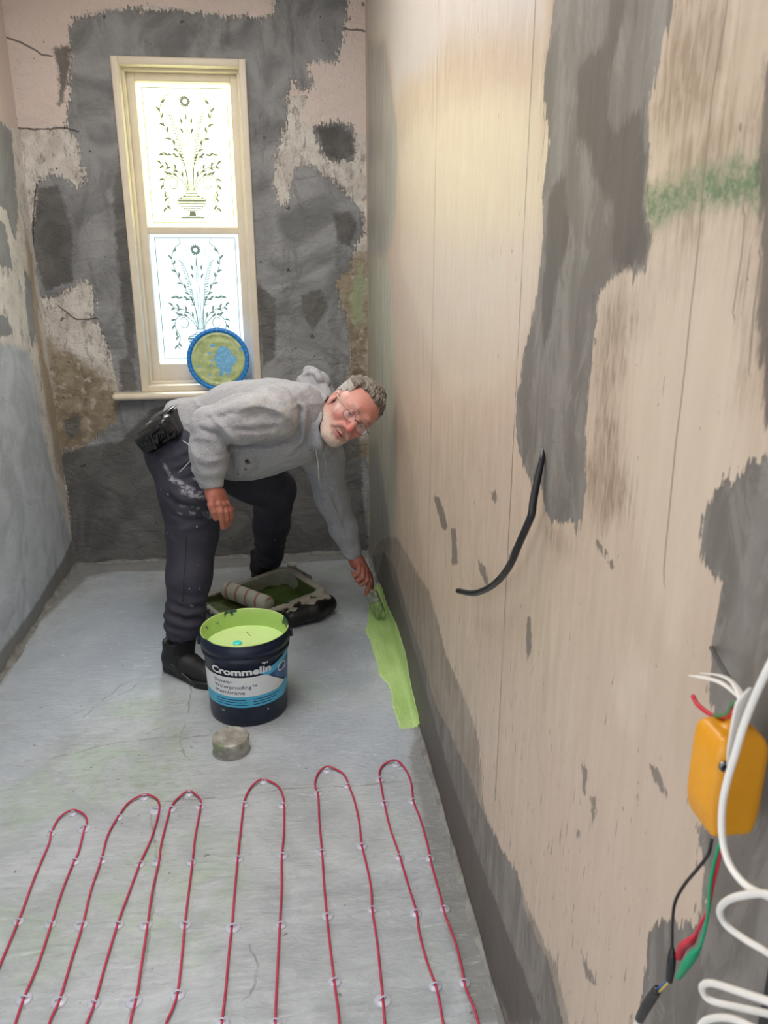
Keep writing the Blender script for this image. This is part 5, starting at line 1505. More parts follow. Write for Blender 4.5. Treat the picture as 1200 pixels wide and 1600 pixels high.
mk('red_core', tube([(0.345, 0.581, 1.127), (0.345, 0.572, 1.124), (0.345, 0.556, 1.126), (0.344, 0.539, 1.132), (0.342, 0.521, 1.145), (0.34, 0.509, 1.159)], 0.0021, 8, 6), M_RED, st_)
mk('green_core', tube([(0.341, 0.539, 1.133), (0.34, 0.525, 1.143), (0.339, 0.517, 1.151), (0.339, 0.514, 1.159), (0.339, 0.508, 1.165), (0.339, 0.503, 1.162), (0.339, 0.507, 1.154)], 0.0018, 8, 6), simple('green_core_pvc', (74, 116, 76), 0.4), st_)
tag(mk('grey_lead', tube([(0.386, 0.63, 1.146), (0.374, 0.602, 1.154), (0.362, 0.57, 1.16), (0.352, 0.539, 1.165), (0.345, 0.513, 1.169)], 0.0020, 8, 6), simple('dark_grey_pvc', (70, 70, 72), 0.5)),
    'thin dark grey wire from the right wall down to the frayed white cable', 'wire')
tag(mk('black_bar', box(0.352, 0.370, 0.414, 0.4375, 0.72, 1.00, 0.002), M_BLK), 'black upright bar at the bottom right edge beside the white cable coil', 'bar')

# ---------------------------------------------------------------- the man
person = thing('person', (-0.356, 2.982, 0), 'person in grey hoodie and dark work trousers bending over and brushing paint into the corner', 'person')

# head frame: x to his left, -y the way he faces, z to the crown
camR, camU, camV = np.array([R[i][0] for i in range(3)]), -np.array([R[i][1] for i in range(3)]), np.array([R[i][2] for i in range(3)])
HC = np.array((0.209, 2.815, 0.954))
hz = 0.755 * camR + 0.655 * camU - 0.06 * camV
hz /= np.linalg.norm(hz)
lat = 0.63 * camR - 0.77 * camU
lat -= hz * (lat @ hz); lat /= np.linalg.norm(lat)
fw = np.cross(lat, hz)
if fw @ camV < 0:
    fw = -fw
yaw, pit = math.radians(29), math.radians(6)
face = -fw * math.cos(yaw) + lat * math.sin(yaw)
face = face * math.cos(pit) - hz * math.sin(pit)
face /= np.linalg.norm(face)
hx = np.cross(-face, hz); hx /= np.linalg.norm(hx)
if hx @ lat < 0:
    hx = -hx
hz = np.cross(hx, -face)
HM = np.stack([hx, -face, hz], 1)                     # columns: local axes in the world
HS = 1.02


def hl(P):
    return np.asarray(P, float) @ HM.T * HS + HC


def skull(q):
    d = ell(q, (0, 0.018, 0.040), (0.077, 0.096, 0.088))
    d = smin(d, ell(q, (0, -0.030, 0.030), (0.066, 0.060, 0.070)), 0.03)
    d = smin(d, ell(q, (0, -0.030, -0.032), (0.062, 0.060, 0.074)), 0.03)
    for s in (-1, 1):
        d = smin(d, chain(q, [(s * 0.054, 0.008, -0.050), (s * 0.022, -0.062, -0.094)], [0.022, 0.020], 0.01), 0.028)
        d = smin(d, ell(q, (s * 0.042, -0.058, -0.016), (0.024, 0.026, 0.024)), 0.018)
    d = smin(d, ell(q, (0, -0.070, -0.092), (0.026, 0.022, 0.022)), 0.02)
    return d


def head_fn(p, local=False):
    q = p if local else (p - HC) @ HM / HS
    ax = np.abs(q[:, 0])
    qs = q.copy(); qs[:, 0] = ax                        # mirrored features
    d = skull(q)
    # brow ridge, sockets, nose, lips
    d = smin(d, chain(qs, [(0.004, -0.083, 0.034), (0.026, -0.084, 0.040), (0.050, -0.066, 0.032)], [0.010, 0.011, 0.007]), 0.016)
    d = smax(d, -ell(qs, (0.033, -0.100, 0.014), (0.021, 0.020, 0.013)), 0.012)
    d = smin(d, ell(qs, (0.0325, -0.0670, 0.0125), (0.0150, 0.0140, 0.0125)), 0.003)
    d = smin(d, chain(qs, [(0.014, -0.0790, 0.0195), (0.032, -0.0845, 0.0205), (0.050, -0.070, 0.0140)], [0.0030, 0.0050, 0.0035]), 0.004)
    d = smin(d, chain(qs, [(0.016, -0.0790, 0.0070), (0.034, -0.0815, 0.0050), (0.050, -0.068, 0.0080)], [0.0030, 0.0046, 0.0035]), 0.006)
    d = smin(d, chain(q, [(0, -0.084, 0.028), (0, -0.101, 0.000), (0, -0.112, -0.020)], [0.009, 0.010, 0.0135], 0.008), 0.012)
    d = smin(d, ell(qs, (0.0135, -0.1000, -0.0245), (0.0095, 0.011, 0.0090)), 0.006)
    d = smax(d, -ell(qs, (0.0070, -0.1060, -0.0345), (0.0038, 0.006, 0.004)), 0.003)
    d = smin(d, chain(qs, [(0.020, -0.094, -0.026), (0.034, -0.082, -0.050)], [0.006, 0.006]), 0.014)
    d = smin(d, chain(qs, [(0.0, -0.0945, -0.0525), (0.024, -0.0850, -0.0545)], [0.0055, 0.0030]), 0.006)
    d = smin(d, chain(qs, [(0.0, -0.0915, -0.0665), (0.022, -0.0840, -0.0625)], [0.0062, 0.0035]), 0.006)
    d = smax(d, -chain(qs, [(0.0, -0.1030, -0.0600), (0.016, -0.0965, -0.0590), (0.029, -0.0840, -0.0550)], [0.0030, 0.0028, 0.0016]), 0.002)
    d = smax(d, -chain(qs, [(0.0, -0.0960, -0.0780), (0.014, -0.092, -0.0780)], [0.004, 0.003]), 0.010)
    # ears
    e = ell(qs, (0.0790, 0.014, 0.002), (0.0085, 0.020, 0.031))
    e = smin(e, ell(qs, (0.0770, 0.006, -0.026), (0.006, 0.009, 0.010)), 0.006)
    e = smax(e, -ell(qs, (0.0870, 0.008, 0.004), (0.0075, 0.010, 0.017)), 0.003)
    d = smin(d, e, 0.004)
    # forehead wrinkles
    zz = q[:, 2]
    wr = np.exp(-((zz - 0.060) / 0.020) ** 2) * np.clip(-q[:, 1] * 30 - 1.2, 0, 1)
    d = d + 0.0006 * np.sin(zz * 820 + 3 * ax * 40) * wr
    crow = np.exp(-((ax - 0.058) / 0.010) ** 2 - ((zz - 0.010) / 0.014) ** 2)
    d = d + 0.0006 * np.sin(np.arctan2(zz - 0.010, ax - 0.040) * 14) * crow
    # neck
    nb = (np.array((0.061, 2.88, 0.941)) - HC) @ HM / HS
    d = smin(d, chain(q, [(0, 0.030, -0.035), tuple(nb * 0.55 + np.array([0, 0.030, -0.035]) * 0.45), tuple(nb)], [0.055, 0.058, 0.066], 0.02), 0.022)
    return d * (1 if local else HS)


hv, hf = surface(head_fn, HC - 0.185, HC + 0.185, 0.0021)
ql = (hv - HC) @ HM / HS
ax = np.abs(ql[:, 0])
zz, yy = ql[:, 2], ql[:, 1]


def blend(col, m, c):
    m = np.clip(m, 0, 1)[:, None]
    return col * (1 - m) + np.array(srgb(c)[:3]) * m


def G(a, b, ra, rb, ca=0, cb=0):
    return np.exp(-((a - ca) / ra) ** 2 - ((b - cb) / rb) ** 2)


hn = wob(ql, 300, 5, 9)
col = np.tile(np.array(srgb(206, 150, 138)[:3]), (len(hv), 1))
col = blend(col, 0.5 * G(ax, zz, .024, .020, .044, -.022) * (yy < -0.03), (196, 98, 92))
col = blend(col, 0.8 * G(ax, zz, .016, .020, 0, -.018) * (yy < -0.09), (198, 96, 92))
col = blend(col, 0.45 * G(ax, zz, .05, .02, 0, .070) * (yy < -0.03), (206, 120, 100))
# grey beard, moustache and sideburns
bd_ = np.clip((-zz - 0.040 + 0.45 * (ax - 0.03)) * 60, 0, 1) * np.clip((0.03 - yy) * 40, 0, 1)
bd_ = np.maximum(bd_, np.clip((ax - 0.058) * 90, 0, 1) * np.clip((0.035 - zz) * 50, 0, 1) * np.clip((0.004 - yy) * 60, 0, 1))
bd_ = np.maximum(bd_, G(ax, zz, .026, .007, .010, -.044) * (yy < -0.08) * 1.1)
lips = np.clip(1.6 - np.sqrt(((ax) / 0.020) ** 2 + ((zz + 0.0600) / 0.0085) ** 2) * 1.6, 0, 1) * (yy < -0.075)
bd_ = bd_ * (1 - np.clip(lips * 3, 0, 1))
col = blend(col, bd_ * (0.50 + 0.20 * hn), (182, 160, 148))
col = blend(col, lips * 0.9, (176, 92, 88))
col = blend(col, (G(ax, zz, .022, .0022, 0, -.0592) * (yy < -0.08)) * 1.2, (84, 34, 34))
# brows
col = blend(col, 0.7 * np.exp(-((zz - 0.042 + 9 * (ax - 0.030) ** 2) / 0.0045) ** 2) * ((ax > 0.012) & (ax < 0.052) & (yy < -0.05)), (128, 104, 92))
# eyes
eye_m = np.clip(2.2 - np.sqrt(((ax - 0.0325) / 0.0120) ** 2 + ((zz - 0.0128) / 0.0037) ** 2) * 2.2, 0, 1) * (yy < -0.06)
col = blend(col, eye_m, (172, 156, 150))
iris = np.hypot(ax - 0.0320 + 0.002 * np.sign(ql[:, 0]), zz - 0.0140)
col = blend(col, np.clip((0.0058 - iris) * 900, 0, 1) * eye_m, (48, 50, 54))
col = blend(col, np.clip((0.0028 - iris) * 900, 0, 1) * eye_m, (12, 12, 14))
lid_m = np.exp(-((np.sqrt(((ax - 0.0325) / 0.0135) ** 2 + ((zz - 0.0135) / 0.0062) ** 2) - 1) / 0.16) ** 2) * (yy < -0.055)
col = blend(col, 0.55 * lid_m, (140, 78, 72))
col = blend(col, 0.8 * np.exp(-((zz - 0.0168 + 6 * (ax - 0.0325) ** 2) / 0.0014) ** 2) * ((ax > 0.018) & (ax < 0.048) & (yy < -0.06)), (70, 40, 38))
# hair shadow-free root colour on the sides and crown
ms = NT('skin', 0.45)
vc = ms.attr('col', True)
ms.color(ms.mul(vc, ms.two((232, 226, 224), (255, 255, 255), ms.noise(120, detail=3))))
ms.b.inputs['Subsurface Weight'].default_value = 0.08
ms.b.inputs['Subsurface Radius'].default_value = (0.01, 0.004, 0.002)
ms.bump(ms.noise(500, detail=2), 0.0006)
M_SKIN = ms.m


# hands
def right_hand(p):
    w = (-0.281, 2.715, 0.746)
    d = chain(p, [(-0.289, 2.73, 0.805), w, (-0.277, 2.712, 0.7)], [0.036, 0.030, 0.029], 0.01)
    d = smin(d, chain(p, [(-0.276, 2.705, 0.702), (-0.263, 2.7, 0.664)], [0.026, 0.021]), 0.016)
    d = smin(d, chain(p, [(-0.263, 2.725, 0.696), (-0.246, 2.735, 0.65)], [0.024, 0.019]), 0.016)
    d = smin(d, chain(p, [(-0.258, 2.745, 0.69), (-0.246, 2.76, 0.644)], [0.022, 0.017]), 0.014)
    for pts, rr in (([(-0.282, 2.69, 0.7), (-0.285, 2.68, 0.671), (-0.28, 2.68, 0.647), (-0.274, 2.69, 0.618)], (.016, .0135, .0120, .0100)),
                    ([(-0.262, 2.69, 0.671), (-0.256, 2.684, 0.645), (-0.254, 2.69, 0.615), (-0.253, 2.702, 0.579)], (.0125, .0115, .0102, .0082)),
                    ([(-0.25, 2.708, 0.663), (-0.24, 2.702, 0.638), (-0.238, 2.708, 0.608), (-0.244, 2.722, 0.574)], (.0125, .0112, .0102, .0082)),
                    ([(-0.241, 2.73, 0.658), (-0.229, 2.728, 0.632), (-0.227, 2.736, 0.603), (-0.236, 2.748, 0.573)], (.0118, .0108, .0096, .0078)),
                    ([(-0.239, 2.754, 0.653), (-0.224, 2.756, 0.628), (-0.224, 2.766, 0.603), (-0.236, 2.776, 0.578)], (.0105, .0096, .0086, .0070))):
        d = smin(d, chain(p, pts, rr, 0.003), 0.0045)
    # knuckles and tendons
    for k in [(-0.261, 2.683, 0.674), (-0.245, 2.697, 0.669), (-0.234, 2.722, 0.663)]:
        d = smin(d, ell(p, k, (.009, .008, .009)), 0.008)
    return d


def left_hand(p):
    d = chain(p, [(0.232, 3.13, 0.337), (0.245, 3.13, 0.284), (0.258, 3.128, 0.249)], [0.036, 0.029, 0.028], 0.01)
    d = smin(d, chain(p, [(0.257, 3.118, 0.259), (0.288, 3.098, 0.222)], [0.027, 0.019]), 0.016)
    d = smin(d, chain(p, [(0.267, 3.138, 0.251), (0.304, 3.13, 0.193)], [0.027, 0.018]), 0.016)
    # thumb lies along the handle towards the bristles on the wall side
    for pts, rr in (([(0.282, 3.15, 0.228), (0.312, 3.156, 0.185), (0.32, 3.148, 0.155), (0.321, 3.138, 0.127)], (.0150, .0130, .0115, .0095)),
                    ([(0.296, 3.096, 0.211), (0.308, 3.082, 0.184), (0.297, 3.09, 0.143), (0.293, 3.104, 0.113)], (.0125, .0112, .0100, .0080)),
                    ([(0.287, 3.088, 0.223), (0.293, 3.07, 0.195), (0.272, 3.076, 0.174), (0.26, 3.094, 0.184)], (.0125, .0115, .0104, .0085)),
                    ([(0.276, 3.084, 0.24), (0.276, 3.064, 0.213), (0.255, 3.07, 0.194), (0.246, 3.088, 0.205)], (.0120, .0110, .0098, .0080)),
                    ([(0.263, 3.086, 0.251), (0.258, 3.066, 0.231), (0.242, 3.07, 0.218), (0.235, 3.086, 0.227)], (.0110, .0098, .0086, .0070))):
        d = smin(d, chain(p, pts, rr, 0.003), 0.0045)
    return d


def bounds(P, m):
    P = np.array(P)
    return P.min(0) - m, P.max(0) + m


rv_, rf_ = surface(right_hand, *bounds([(-0.289, 2.73, 0.805), (-0.286, 2.68, 0.619), (-0.228, 2.78, 0.551)], 0.042), 0.0022)
lv_, lf_ = surface(left_hand, *bounds([(0.232, 3.13, 0.337), (0.232, 3.06, 0.127), (0.326, 3.16, 0.077)], 0.042), 0.0022)


def hand_col(v, seed):
    c_ = np.tile(np.array(srgb(190, 124, 106)[:3]), (len(v), 1))
    n1 = wob(v, 90, seed, 7)
    return blend(c_, 0.35 + 0.5 * n1, (172, 98, 84))


# trunk and limbs under the clothes, coarse, part of the same body mesh
J = dict(hipN=(-0.367, 2.93, 0.805), hipF=(-0.267, 3.16, 0.72), kneeN=(-0.38, 2.86, 0.51), ankN=(-0.419, 2.745, 0.217), kneeF=(-0.081, 3.26, 0.549), ankF=(-0.123, 3.55, 0.16),
         pel=(-0.354, 3.04, 0.816), mid=(-0.155, 2.98, 0.868), chest=(-0.009, 2.92, 0.918), shN=(-0.064, 2.78, 0.97), shF=(0.124, 3.06, 0.759),
         elN=(-0.28, 2.745, 0.922), wrN=(-0.286, 2.725, 0.783), elF=(0.163, 3.12, 0.535), wrF=(0.237, 3.13, 0.322))


def core(p):
    d = chain(p, [J['pel'], J['mid'], J['chest'], (0.061, 2.88, 0.941)], [.12, .13, .12, .06], .05)
    d = smin(d, chain(p, [J['shN'], J['elN'], J['wrN']], [.055, .045, .032], .02), .05)
    d = smin(d, chain(p, [J['shF'], J['elF'], J['wrF']], [.050, .042, .032], .02), .05)
    d = smin(d, chain(p, [J['hipN'], J['kneeN'], J['ankN']], [.075, .055, .040], .02), .04)
    d = smin(d, chain(p, [J['hipF'], J['kneeF'], J['ankF']], [.075, .055, .040], .02), .04)
    return d


cvv, cff = surface(core, (-0.62, 2.55, 0.06), (0.42, 3.72, 1.2), 0.014)
bv, bf = join((hv, hf), (rv_, rf_), (lv_, lf_), (cvv, cff))
bcol = np.vstack([col, hand_col(rv_, 3), hand_col(lv_, 4), np.tile(np.array(srgb(204, 138, 120)[:3]), (len(cvv), 1))])
mk('body', (bv, bf), M_SKIN, person, attrs={'col': bcol})


# hair: swept back grey, short at the sides
def hair_fn(p):
    q = (p - HC) @ HM / HS
    ax = np.abs(q[:, 0])
    x, y, z = q[:, 0], q[:, 1], q[:, 2]
    sk = skull(q)
    topn = np.clip((z - 0.045) * 22, 0, 1)
    thick = 0.0028 + 0.014 * topn * np.clip((y + 0.070) * 18, 0.25, 1)
    thick = thick + 0.0055 * (1 - topn) * np.clip((y - 0.0) * 30, 0, 1)
    # strands run from the brow back over the crown
    u = x * 1.0 + 0.25 * y
    st = 0.0030 * np.sin(u * 330 + 4 * np.sin(y * 34 + 1) + 3 * np.sin(z * 45)) + 0.0018 * np.sin(u * 820 + y * 90 + 3 * np.sin(z * 70))
    tuft = 0.006 * wob(q, 55, 8, 6)
    d = sk - thick - (st + tuft) * (0.25 + 0.75 * topn)
    # hairline: high on the forehead, receding at the temples, down to the nape behind the ears
    line = 0.092 + 0.00 * y - 0.9 * np.clip(ax - 0.030, 0, 1) * (y < 0.02)
    front = (z - (0.088 + 0.16 * (y + 0.065))) if False else None
    h1 = (y + 0.052 - 0.55 * np.clip(ax - 0.0, 0, .05)) + 0.006 * np.sin(x * 240)         # behind the front hairline
    h1 = np.minimum(h1, 9)
    side = (y - (-0.012 + 0.45 * np.clip(0.05 - z, 0, 0.08)))                               # temples
    keep_top = np.minimum(h1, z - 0.055)
    keep_side = np.minimum(side, z - (-0.004 - 1.1 * np.clip(y - 0.02, 0, .05)))
    keep = np.maximum(keep_top, keep_side)
    d = smax(d, -keep, 0.004)
    ear = ell(np.stack([ax, y, z], 1), (0.079, 0.012, 0.002), (0.012, 0.022, 0.033))
    d = smax(d, -ear, 0.003)
    # swept quiff rising off the forehead
    qf = chain(np.stack([ax, y, z], 1), [(0.0, -0.052, 0.112), (0.028, -0.036, 0.112), (0.050, -0.008, 0.098)], [0.012, 0.013, 0.009], 0.01) - st * 1.2 - tuft
    qf2 = chain(q, [(-0.02, -0.010, 0.132), (0.03, 0.020, 0.134)], [0.010, 0.012], 0.01) - st - tuft
    d = smin(d, qf, 0.010)
    d = smin(d, qf2, 0.014)
    return d * HS


av, af = surface(hair_fn, HC - 0.19, HC + 0.19, 0.0022)
qh = (av - HC) @ HM / HS
nh = np.sin(qh[:, 0] * 600 + 4 * np.sin(qh[:, 1] * 40))
hc = np.tile(np.array(srgb(150, 138, 124)[:3]), (len(av), 1))
hc = blend(hc, 0.40 + 0.4 * nh + 0.35 * wob(qh, 60, 91), (96, 84, 72))
hc = blend(hc, np.clip((np.abs(qh[:, 0]) - 0.055) * 60, 0, 1) * 0.8 * (qh[:, 2] < 0.08), (186, 178, 170))
mh = NT('grey_hair', 0.55)
mh.color(mh.mul(mh.attr('col', True), mh.two((170, 170, 170), (255, 255, 255), mh.noise(140, detail=4))))
mh.bump(mh.noise(260, detail=3), 0.002)
mk('hair', (av, af), mh.m, person, attrs={'col': hc})


# stubble beard as a thin rough layer
def beard_fn(p):
    q = (p - HC) @ HM / HS
    ax = np.abs(q[:, 0])
    x, y, z = q[:, 0], q[:, 1], q[:, 2]
    d = head_fn(q, True) - 0.0008 - 0.0004 * wob(q, 420, 13, 9)
    keep = np.minimum((-0.052 - z) + 0.34 * (ax - 0.020), (0.012 - y))
    mouth = 1 - np.sqrt((ax / 0.033) ** 2 + ((z + 0.0590) / 0.0165) ** 2)
    keep = np.minimum(keep, -mouth * 0.012)
    ms_ = 0.0062 - np.abs(z + 0.0445 + 0.30 * np.clip(ax - 0.012, 0, 1)) + np.where(ax > 0.030, -0.02, 0)
    ms_ = np.minimum(ms_, -0.078 - y)
    side = np.minimum(np.minimum(ax - 0.066, 0.002 - y), 0.020 - z)
    keep = np.minimum(keep, z + 0.120)
    keep = keep + 0.004 * wob(q, 160, 17, 7)
    return smax(d, -keep, 0.001) * HS


ev, ef = surface(beard_fn, HC - 0.15, HC + 0.15, 0.0021)
mbd = NT('grey_stubble', 0.8)
mbd.color(mbd.mix(mbd.math('MULTIPLY', mbd.attr('dens'), mbd.ramp(mbd.noise(130, detail=6), 0.25, 0.65, 0.3, 1)), srgb(200, 146, 132), srgb(196, 184, 172)))
mbd.bump(mbd.noise(400), 0.0005)
qb = (ev - HC) @ HM / HS
axb = np.abs(qb[:, 0])
dens = np.clip(((-0.052 - qb[:, 2]) + 0.34 * (axb - 0.020)) / 0.022, 0, 1) * np.clip((np.hypot(axb / 0.033, (qb[:, 2] + 0.059) / 0.0165) - 1) / 0.5, 0, 1)
mk('beard', (ev, ef), mbd.m, person, attrs={'dens': dens})

# glasses
gl = thing('glasses', tuple(hl((0, -0.10, 0.012))), None, None)
gl.parent = person
gl.location = WL[gl] - WL[person]
M_WIRE = simple('dark_wire_frame', (62, 56, 56), 0.3, 0.8)
M_ARM = simple('silver_temple', (150, 148, 146), 0.3, 0.8)
for s in (-1, 1):
    rim = []
    for t in np.linspace(0, 2 * math.pi, 29)[:-1]:
        c_, s_ = math.cos(t), math.sin(t)
        rim.append((s * (0.0335 + 0.0245 * abs(c_) ** 0.7 * (1 if c_ > 0 else -1)), -0.1035 + 0.006 * (abs(c_) if c_ > 0 else 0), 0.0085 + 0.0165 * abs(s_) ** 0.8 * (1 if s_ > 0 else -1)))
    mk('rim', tube([hl(a) for a in rim], 0.0008, 6, 2, closed=True), M_WIRE, gl)
    mk('temple_arm', tube([hl(a) for a in [(s * 0.057, -0.098, 0.016), (s * 0.070, -0.090, 0.017), (s * 0.0775, -0.05, 0.014), (s * 0.0815, -0.01, 0.012), (s * 0.0815, 0.012, 0.014)]], 0.0014, 6, 6), M_ARM, gl)
    gm = NT('spectacle_lens', 0.05, color=(255, 255, 255))
    gm.b.inputs['Alpha'].default_value = 0.10
    n_r = len(rim)
    mk('lens', (np.array([hl((s * 0.0335, -0.1040, 0.0085))] + [hl(a) for a in rim]), [(0, 1 + i, 1 + (i + 1) % n_r) for i in range(n_r)]), gm.m, gl)
mk('bridge', tube([hl(a) for a in [(-0.010, -0.1035, 0.014), (0, -0.1065, 0.018), (0.010, -0.1035, 0.014)]], 0.0012, 6, 5), M_WIRE, gl)


# ---------------- hoodie
def hoodie_fn(p):
    # trunk: heavy, bent forward, hanging slightly at the belly
    d = chain(p, [(-0.32, 3, 0.834), (-0.19, 2.97, 0.871), (-0.057, 2.93, 0.9), (0.038, 2.92, 0.917)], [.140, .166, .158, .126], .06)
    d = smin(d, ell(p, (-0.17, 2.97, 0.802), (.155, .165, .105)), .06)
    d = smin(d, ell(p, (-0.001, 2.96, 0.824), (.115, .150, .080)), .05)
    d = smin(d, chain(p, [(-0.393, 3, 0.88), (-0.374, 3.02, 0.841)], [.110, .120], .03), .04)
    # far shoulder and sleeve
    d = smin(d, chain(p, [(0.037, 3, 0.839), (0.119, 3.08, 0.736), (0.158, 3.13, 0.537), (0.207, 3.135, 0.399), (0.235, 3.13, 0.308)], [.10, .083, .064, .054, .042], .03), .035)
    # near shoulder, upper arm, forearm
    d = smin(d, chain(p, [(0.038, 2.84, 0.968), (-0.063, 2.775, 0.971)], [.090, .090], .03), .04)
    d = smin(d, chain(p, [(-0.052, 2.76, 0.967), (-0.162, 2.735, 0.959), (-0.272, 2.735, 0.933)], [.092, .084, .066], .03), .006)
    arm = chain(p, [(-0.275, 2.742, 0.931), (-0.286, 2.735, 0.849), (-0.286, 2.726, 0.776)], [.067, .064, .052], .03)
    d = smin(d, arm, .022)
    # ribbed cuff: narrower, flared fabric puffing above it
    d = smin(d, ell(p, (-0.288, 2.726, 0.787), (.060, .058, .026)), .012)
    d = smin(d, chain(p, [(-0.287, 2.724, 0.763), (-0.284, 2.718, 0.734)], [.043, .040], .01), .010)
    d = smin(d, chain(p, [(0.235, 3.13, 0.322), (0.242, 3.13, 0.29)], [.041, .039], .01), .008)
    # kangaroo pocket and hem band
    d = smin(d, ell(p, (-0.194, 2.845, 0.803), (.075, .030, .060)), .03)
    # creases
    for path, a, w in HF:
        d = d + fold(p, path, a * 1.5, w)
    d = d + 0.0045 * wob(p, 24, 31, 6) + 0.0020 * wob(p, 60, 32, 6)
    rw = wob(p * np.array([1, .6, 2.2]), 22, 77, 4)
    d = d - 0.006 * np.exp(-(rw / .10) ** 2) * (0.5 + 0.5 * wob(p, 12, 78, 4))
    # crumples inside the elbows
    e1 = np.exp(-((p - np.array((-0.225, 2.7, 0.89))) ** 2).sum(1) / 0.055 ** 2)
    d = d + 0.0050 * np.sin((p @ np.array([70, 10, 95.0]))) * e1
    e2 = np.exp(-((p - np.array((0.147, 3.08, 0.607))) ** 2).sum(1) / 0.06 ** 2)
    d = d + 0.0040 * np.sin((p @ np.array([60, 0, 150.0]))) * e2
    # trims: cut at the cuffs, at the waist and at the neck
    n1 = np.array((-0.282, 2.716, 0.723)) - np.array((-0.286, 2.726, 0.776)); n1 /= np.linalg.norm(n1)
    near = np.linalg.norm(p - np.array((-0.284, 2.718, 0.734)), axis=1) < 0.075
    d = np.where(near, smax(d, (p - np.array((-0.282, 2.716, 0.723))) @ n1, 0.004), d)
    n2 = np.array((0.245, 3.13, 0.273)) - np.array((0.224, 3.13, 0.343)); n2 /= np.linalg.norm(n2)
    near = np.linalg.norm(p - np.array((0.242, 3.13, 0.29)), axis=1) < 0.075
    d = np.where(near, smax(d, (p - np.array((0.246, 3.13, 0.281))) @ n2, 0.004), d)
    wpl = (p - np.array((-0.43, 3, 0.949))) @ np.array([-0.90, 0.0, -0.10]) - 0.035
    d = smax(d, wpl, 0.02)
    return d


HF = [
    ([(-0.245, 2.74, 0.858), (-0.167, 2.74, 0.865), (-0.079, 2.76, 0.863), (0.03, 2.78, 0.883)], -.022, .012), ([(-0.198, 2.66, 1.007), (-0.113, 2.66, 1.022), (-0.039, 2.66, 1.003), (0.002, 2.68, 0.955)], .012, .012),
    ([(-0.167, 2.65, 0.976), (-0.093, 2.65, 0.985), (-0.03, 2.66, 0.97)], -.010, .012), ([(-0.264, 2.68, 0.983), (-0.222, 2.66, 0.947), (-0.192, 2.67, 0.9)], .012, .008),
    ([(-0.283, 2.72, 0.998), (-0.22, 2.7, 1.026), (-0.145, 2.72, 1.049), (-0.07, 2.74, 1.06)], -.010, .010), ([(-0.092, 2.78, 1.072), (-0.026, 2.76, 1.06), (0.02, 2.74, 1.02)], .008, .010),
    ([(-0.313, 2.68, 0.945), (-0.267, 2.67, 0.929), (-0.22, 2.67, 0.923)], -.008, .007), ([(-0.331, 2.68, 0.842), (-0.291, 2.67, 0.827), (-0.239, 2.68, 0.836)], .006, .008),
    ([(-0.098, 2.84, 0.746), (-0.038, 2.84, 0.776), (0.033, 2.86, 0.793)], -.009, .008), ([(0.119, 3.02, 0.665), (0.157, 3.06, 0.532), (0.203, 3.08, 0.399)], .007, .008),
    ([(-0.218, 2.7, 1), (-0.145, 2.69, 1.026), (-0.07, 2.69, 1.038)], .010, .014), ([(-0.198, 2.67, 0.944), (-0.117, 2.66, 0.935), (-0.031, 2.67, 0.94)], -.008, .010),
    ([(0.007, 2.8, 1.067), (0.055, 2.74, 0.986), (0.038, 2.78, 0.864), (-0.037, 2.8, 0.802)], .010, .010), ([(-0.011, 2.8, 1.058), (0.035, 2.74, 0.987), (0.015, 2.78, 0.864)], -.006, .008),
    ([(-0.335, 2.69, 0.895), (-0.328, 2.68, 0.83), (-0.316, 2.68, 0.789)], .006, .010), ([(-0.256, 2.67, 0.937), (-0.222, 2.67, 0.896), (-0.212, 2.68, 0.863)], -.008, .007),
    ([(-0.243, 2.67, 0.963), (-0.199, 2.67, 0.918), (-0.18, 2.68, 0.888)], .008, .008), ([(-0.291, 2.69, 0.971), (-0.233, 2.68, 0.978), (-0.174, 2.68, 1.003)], -.006, .010),
    ([(-0.375, 2.85, 1.033), (-0.334, 2.83, 0.956), (-0.327, 2.84, 0.861)], -.008, .012), ([(-0.339, 2.84, 1.049), (-0.274, 2.8, 0.983)], .006, .012),
    ([(-0.25, 2.84, 1.066), (-0.182, 2.84, 1.082), (-0.093, 2.84, 1.085)], -.005, .010), ([(-0.216, 2.8, 0.843), (-0.216, 2.8, 0.773), (-0.23, 2.82, 0.708)], -.010, .010),
    ([(-0.183, 2.8, 0.842), (-0.175, 2.8, 0.771), (-0.198, 2.82, 0.714)], .008, .010), ([(-0.138, 2.8, 0.829), (-0.13, 2.8, 0.77), (-0.151, 2.82, 0.722)], -.006, .009),
    ([(0.034, 2.88, 0.817), (-0.039, 2.86, 0.771), (-0.11, 2.85, 0.737)], .007, .010), ([(0.107, 3, 0.71), (0.145, 3.05, 0.589), (0.183, 3.07, 0.5)], -.006, .009),
    ([(0.197, 3.08, 0.524), (0.182, 3.08, 0.428), (0.208, 3.09, 0.353)], .004, .008), ([(0.077, 2.98, 0.729), (0.107, 3.04, 0.62), (0.136, 3.07, 0.529)], .005, .009),
    ([(-0.081, 2.8, 0.839), (-0.012, 2.8, 0.861), (0.035, 2.82, 0.878)], -.005, .009),
]
ov, of = surface(hoodie_fn, (-0.60, 2.58, 0.22), (0.40, 3.32, 1.28), 0.0055)
mhd = NT('heather_grey_fleece', 0.92)
sp_f = mhd.noise(260, detail=3)
hcol = mhd.two((146, 146, 150), (162, 162, 166), mhd.ramp(sp_f, 0.35, 0.65))
hcol = mhd.mix(mhd.ramp(mhd.noise(14, detail=5), 0.62, 0.80, 0, 0.35), hcol, srgb(190, 186, 178))
hcol = mhd.mix(mhd.attr('spot'), hcol, srgb(36, 36, 40))
hcol = mhd.mix(mhd.math('MULTIPLY', mhd.attr('dust'), mhd.ramp(mhd.noise(30, detail=5), 0.4, 0.7)), hcol, srgb(196, 190, 180))
mhd.color(hcol)
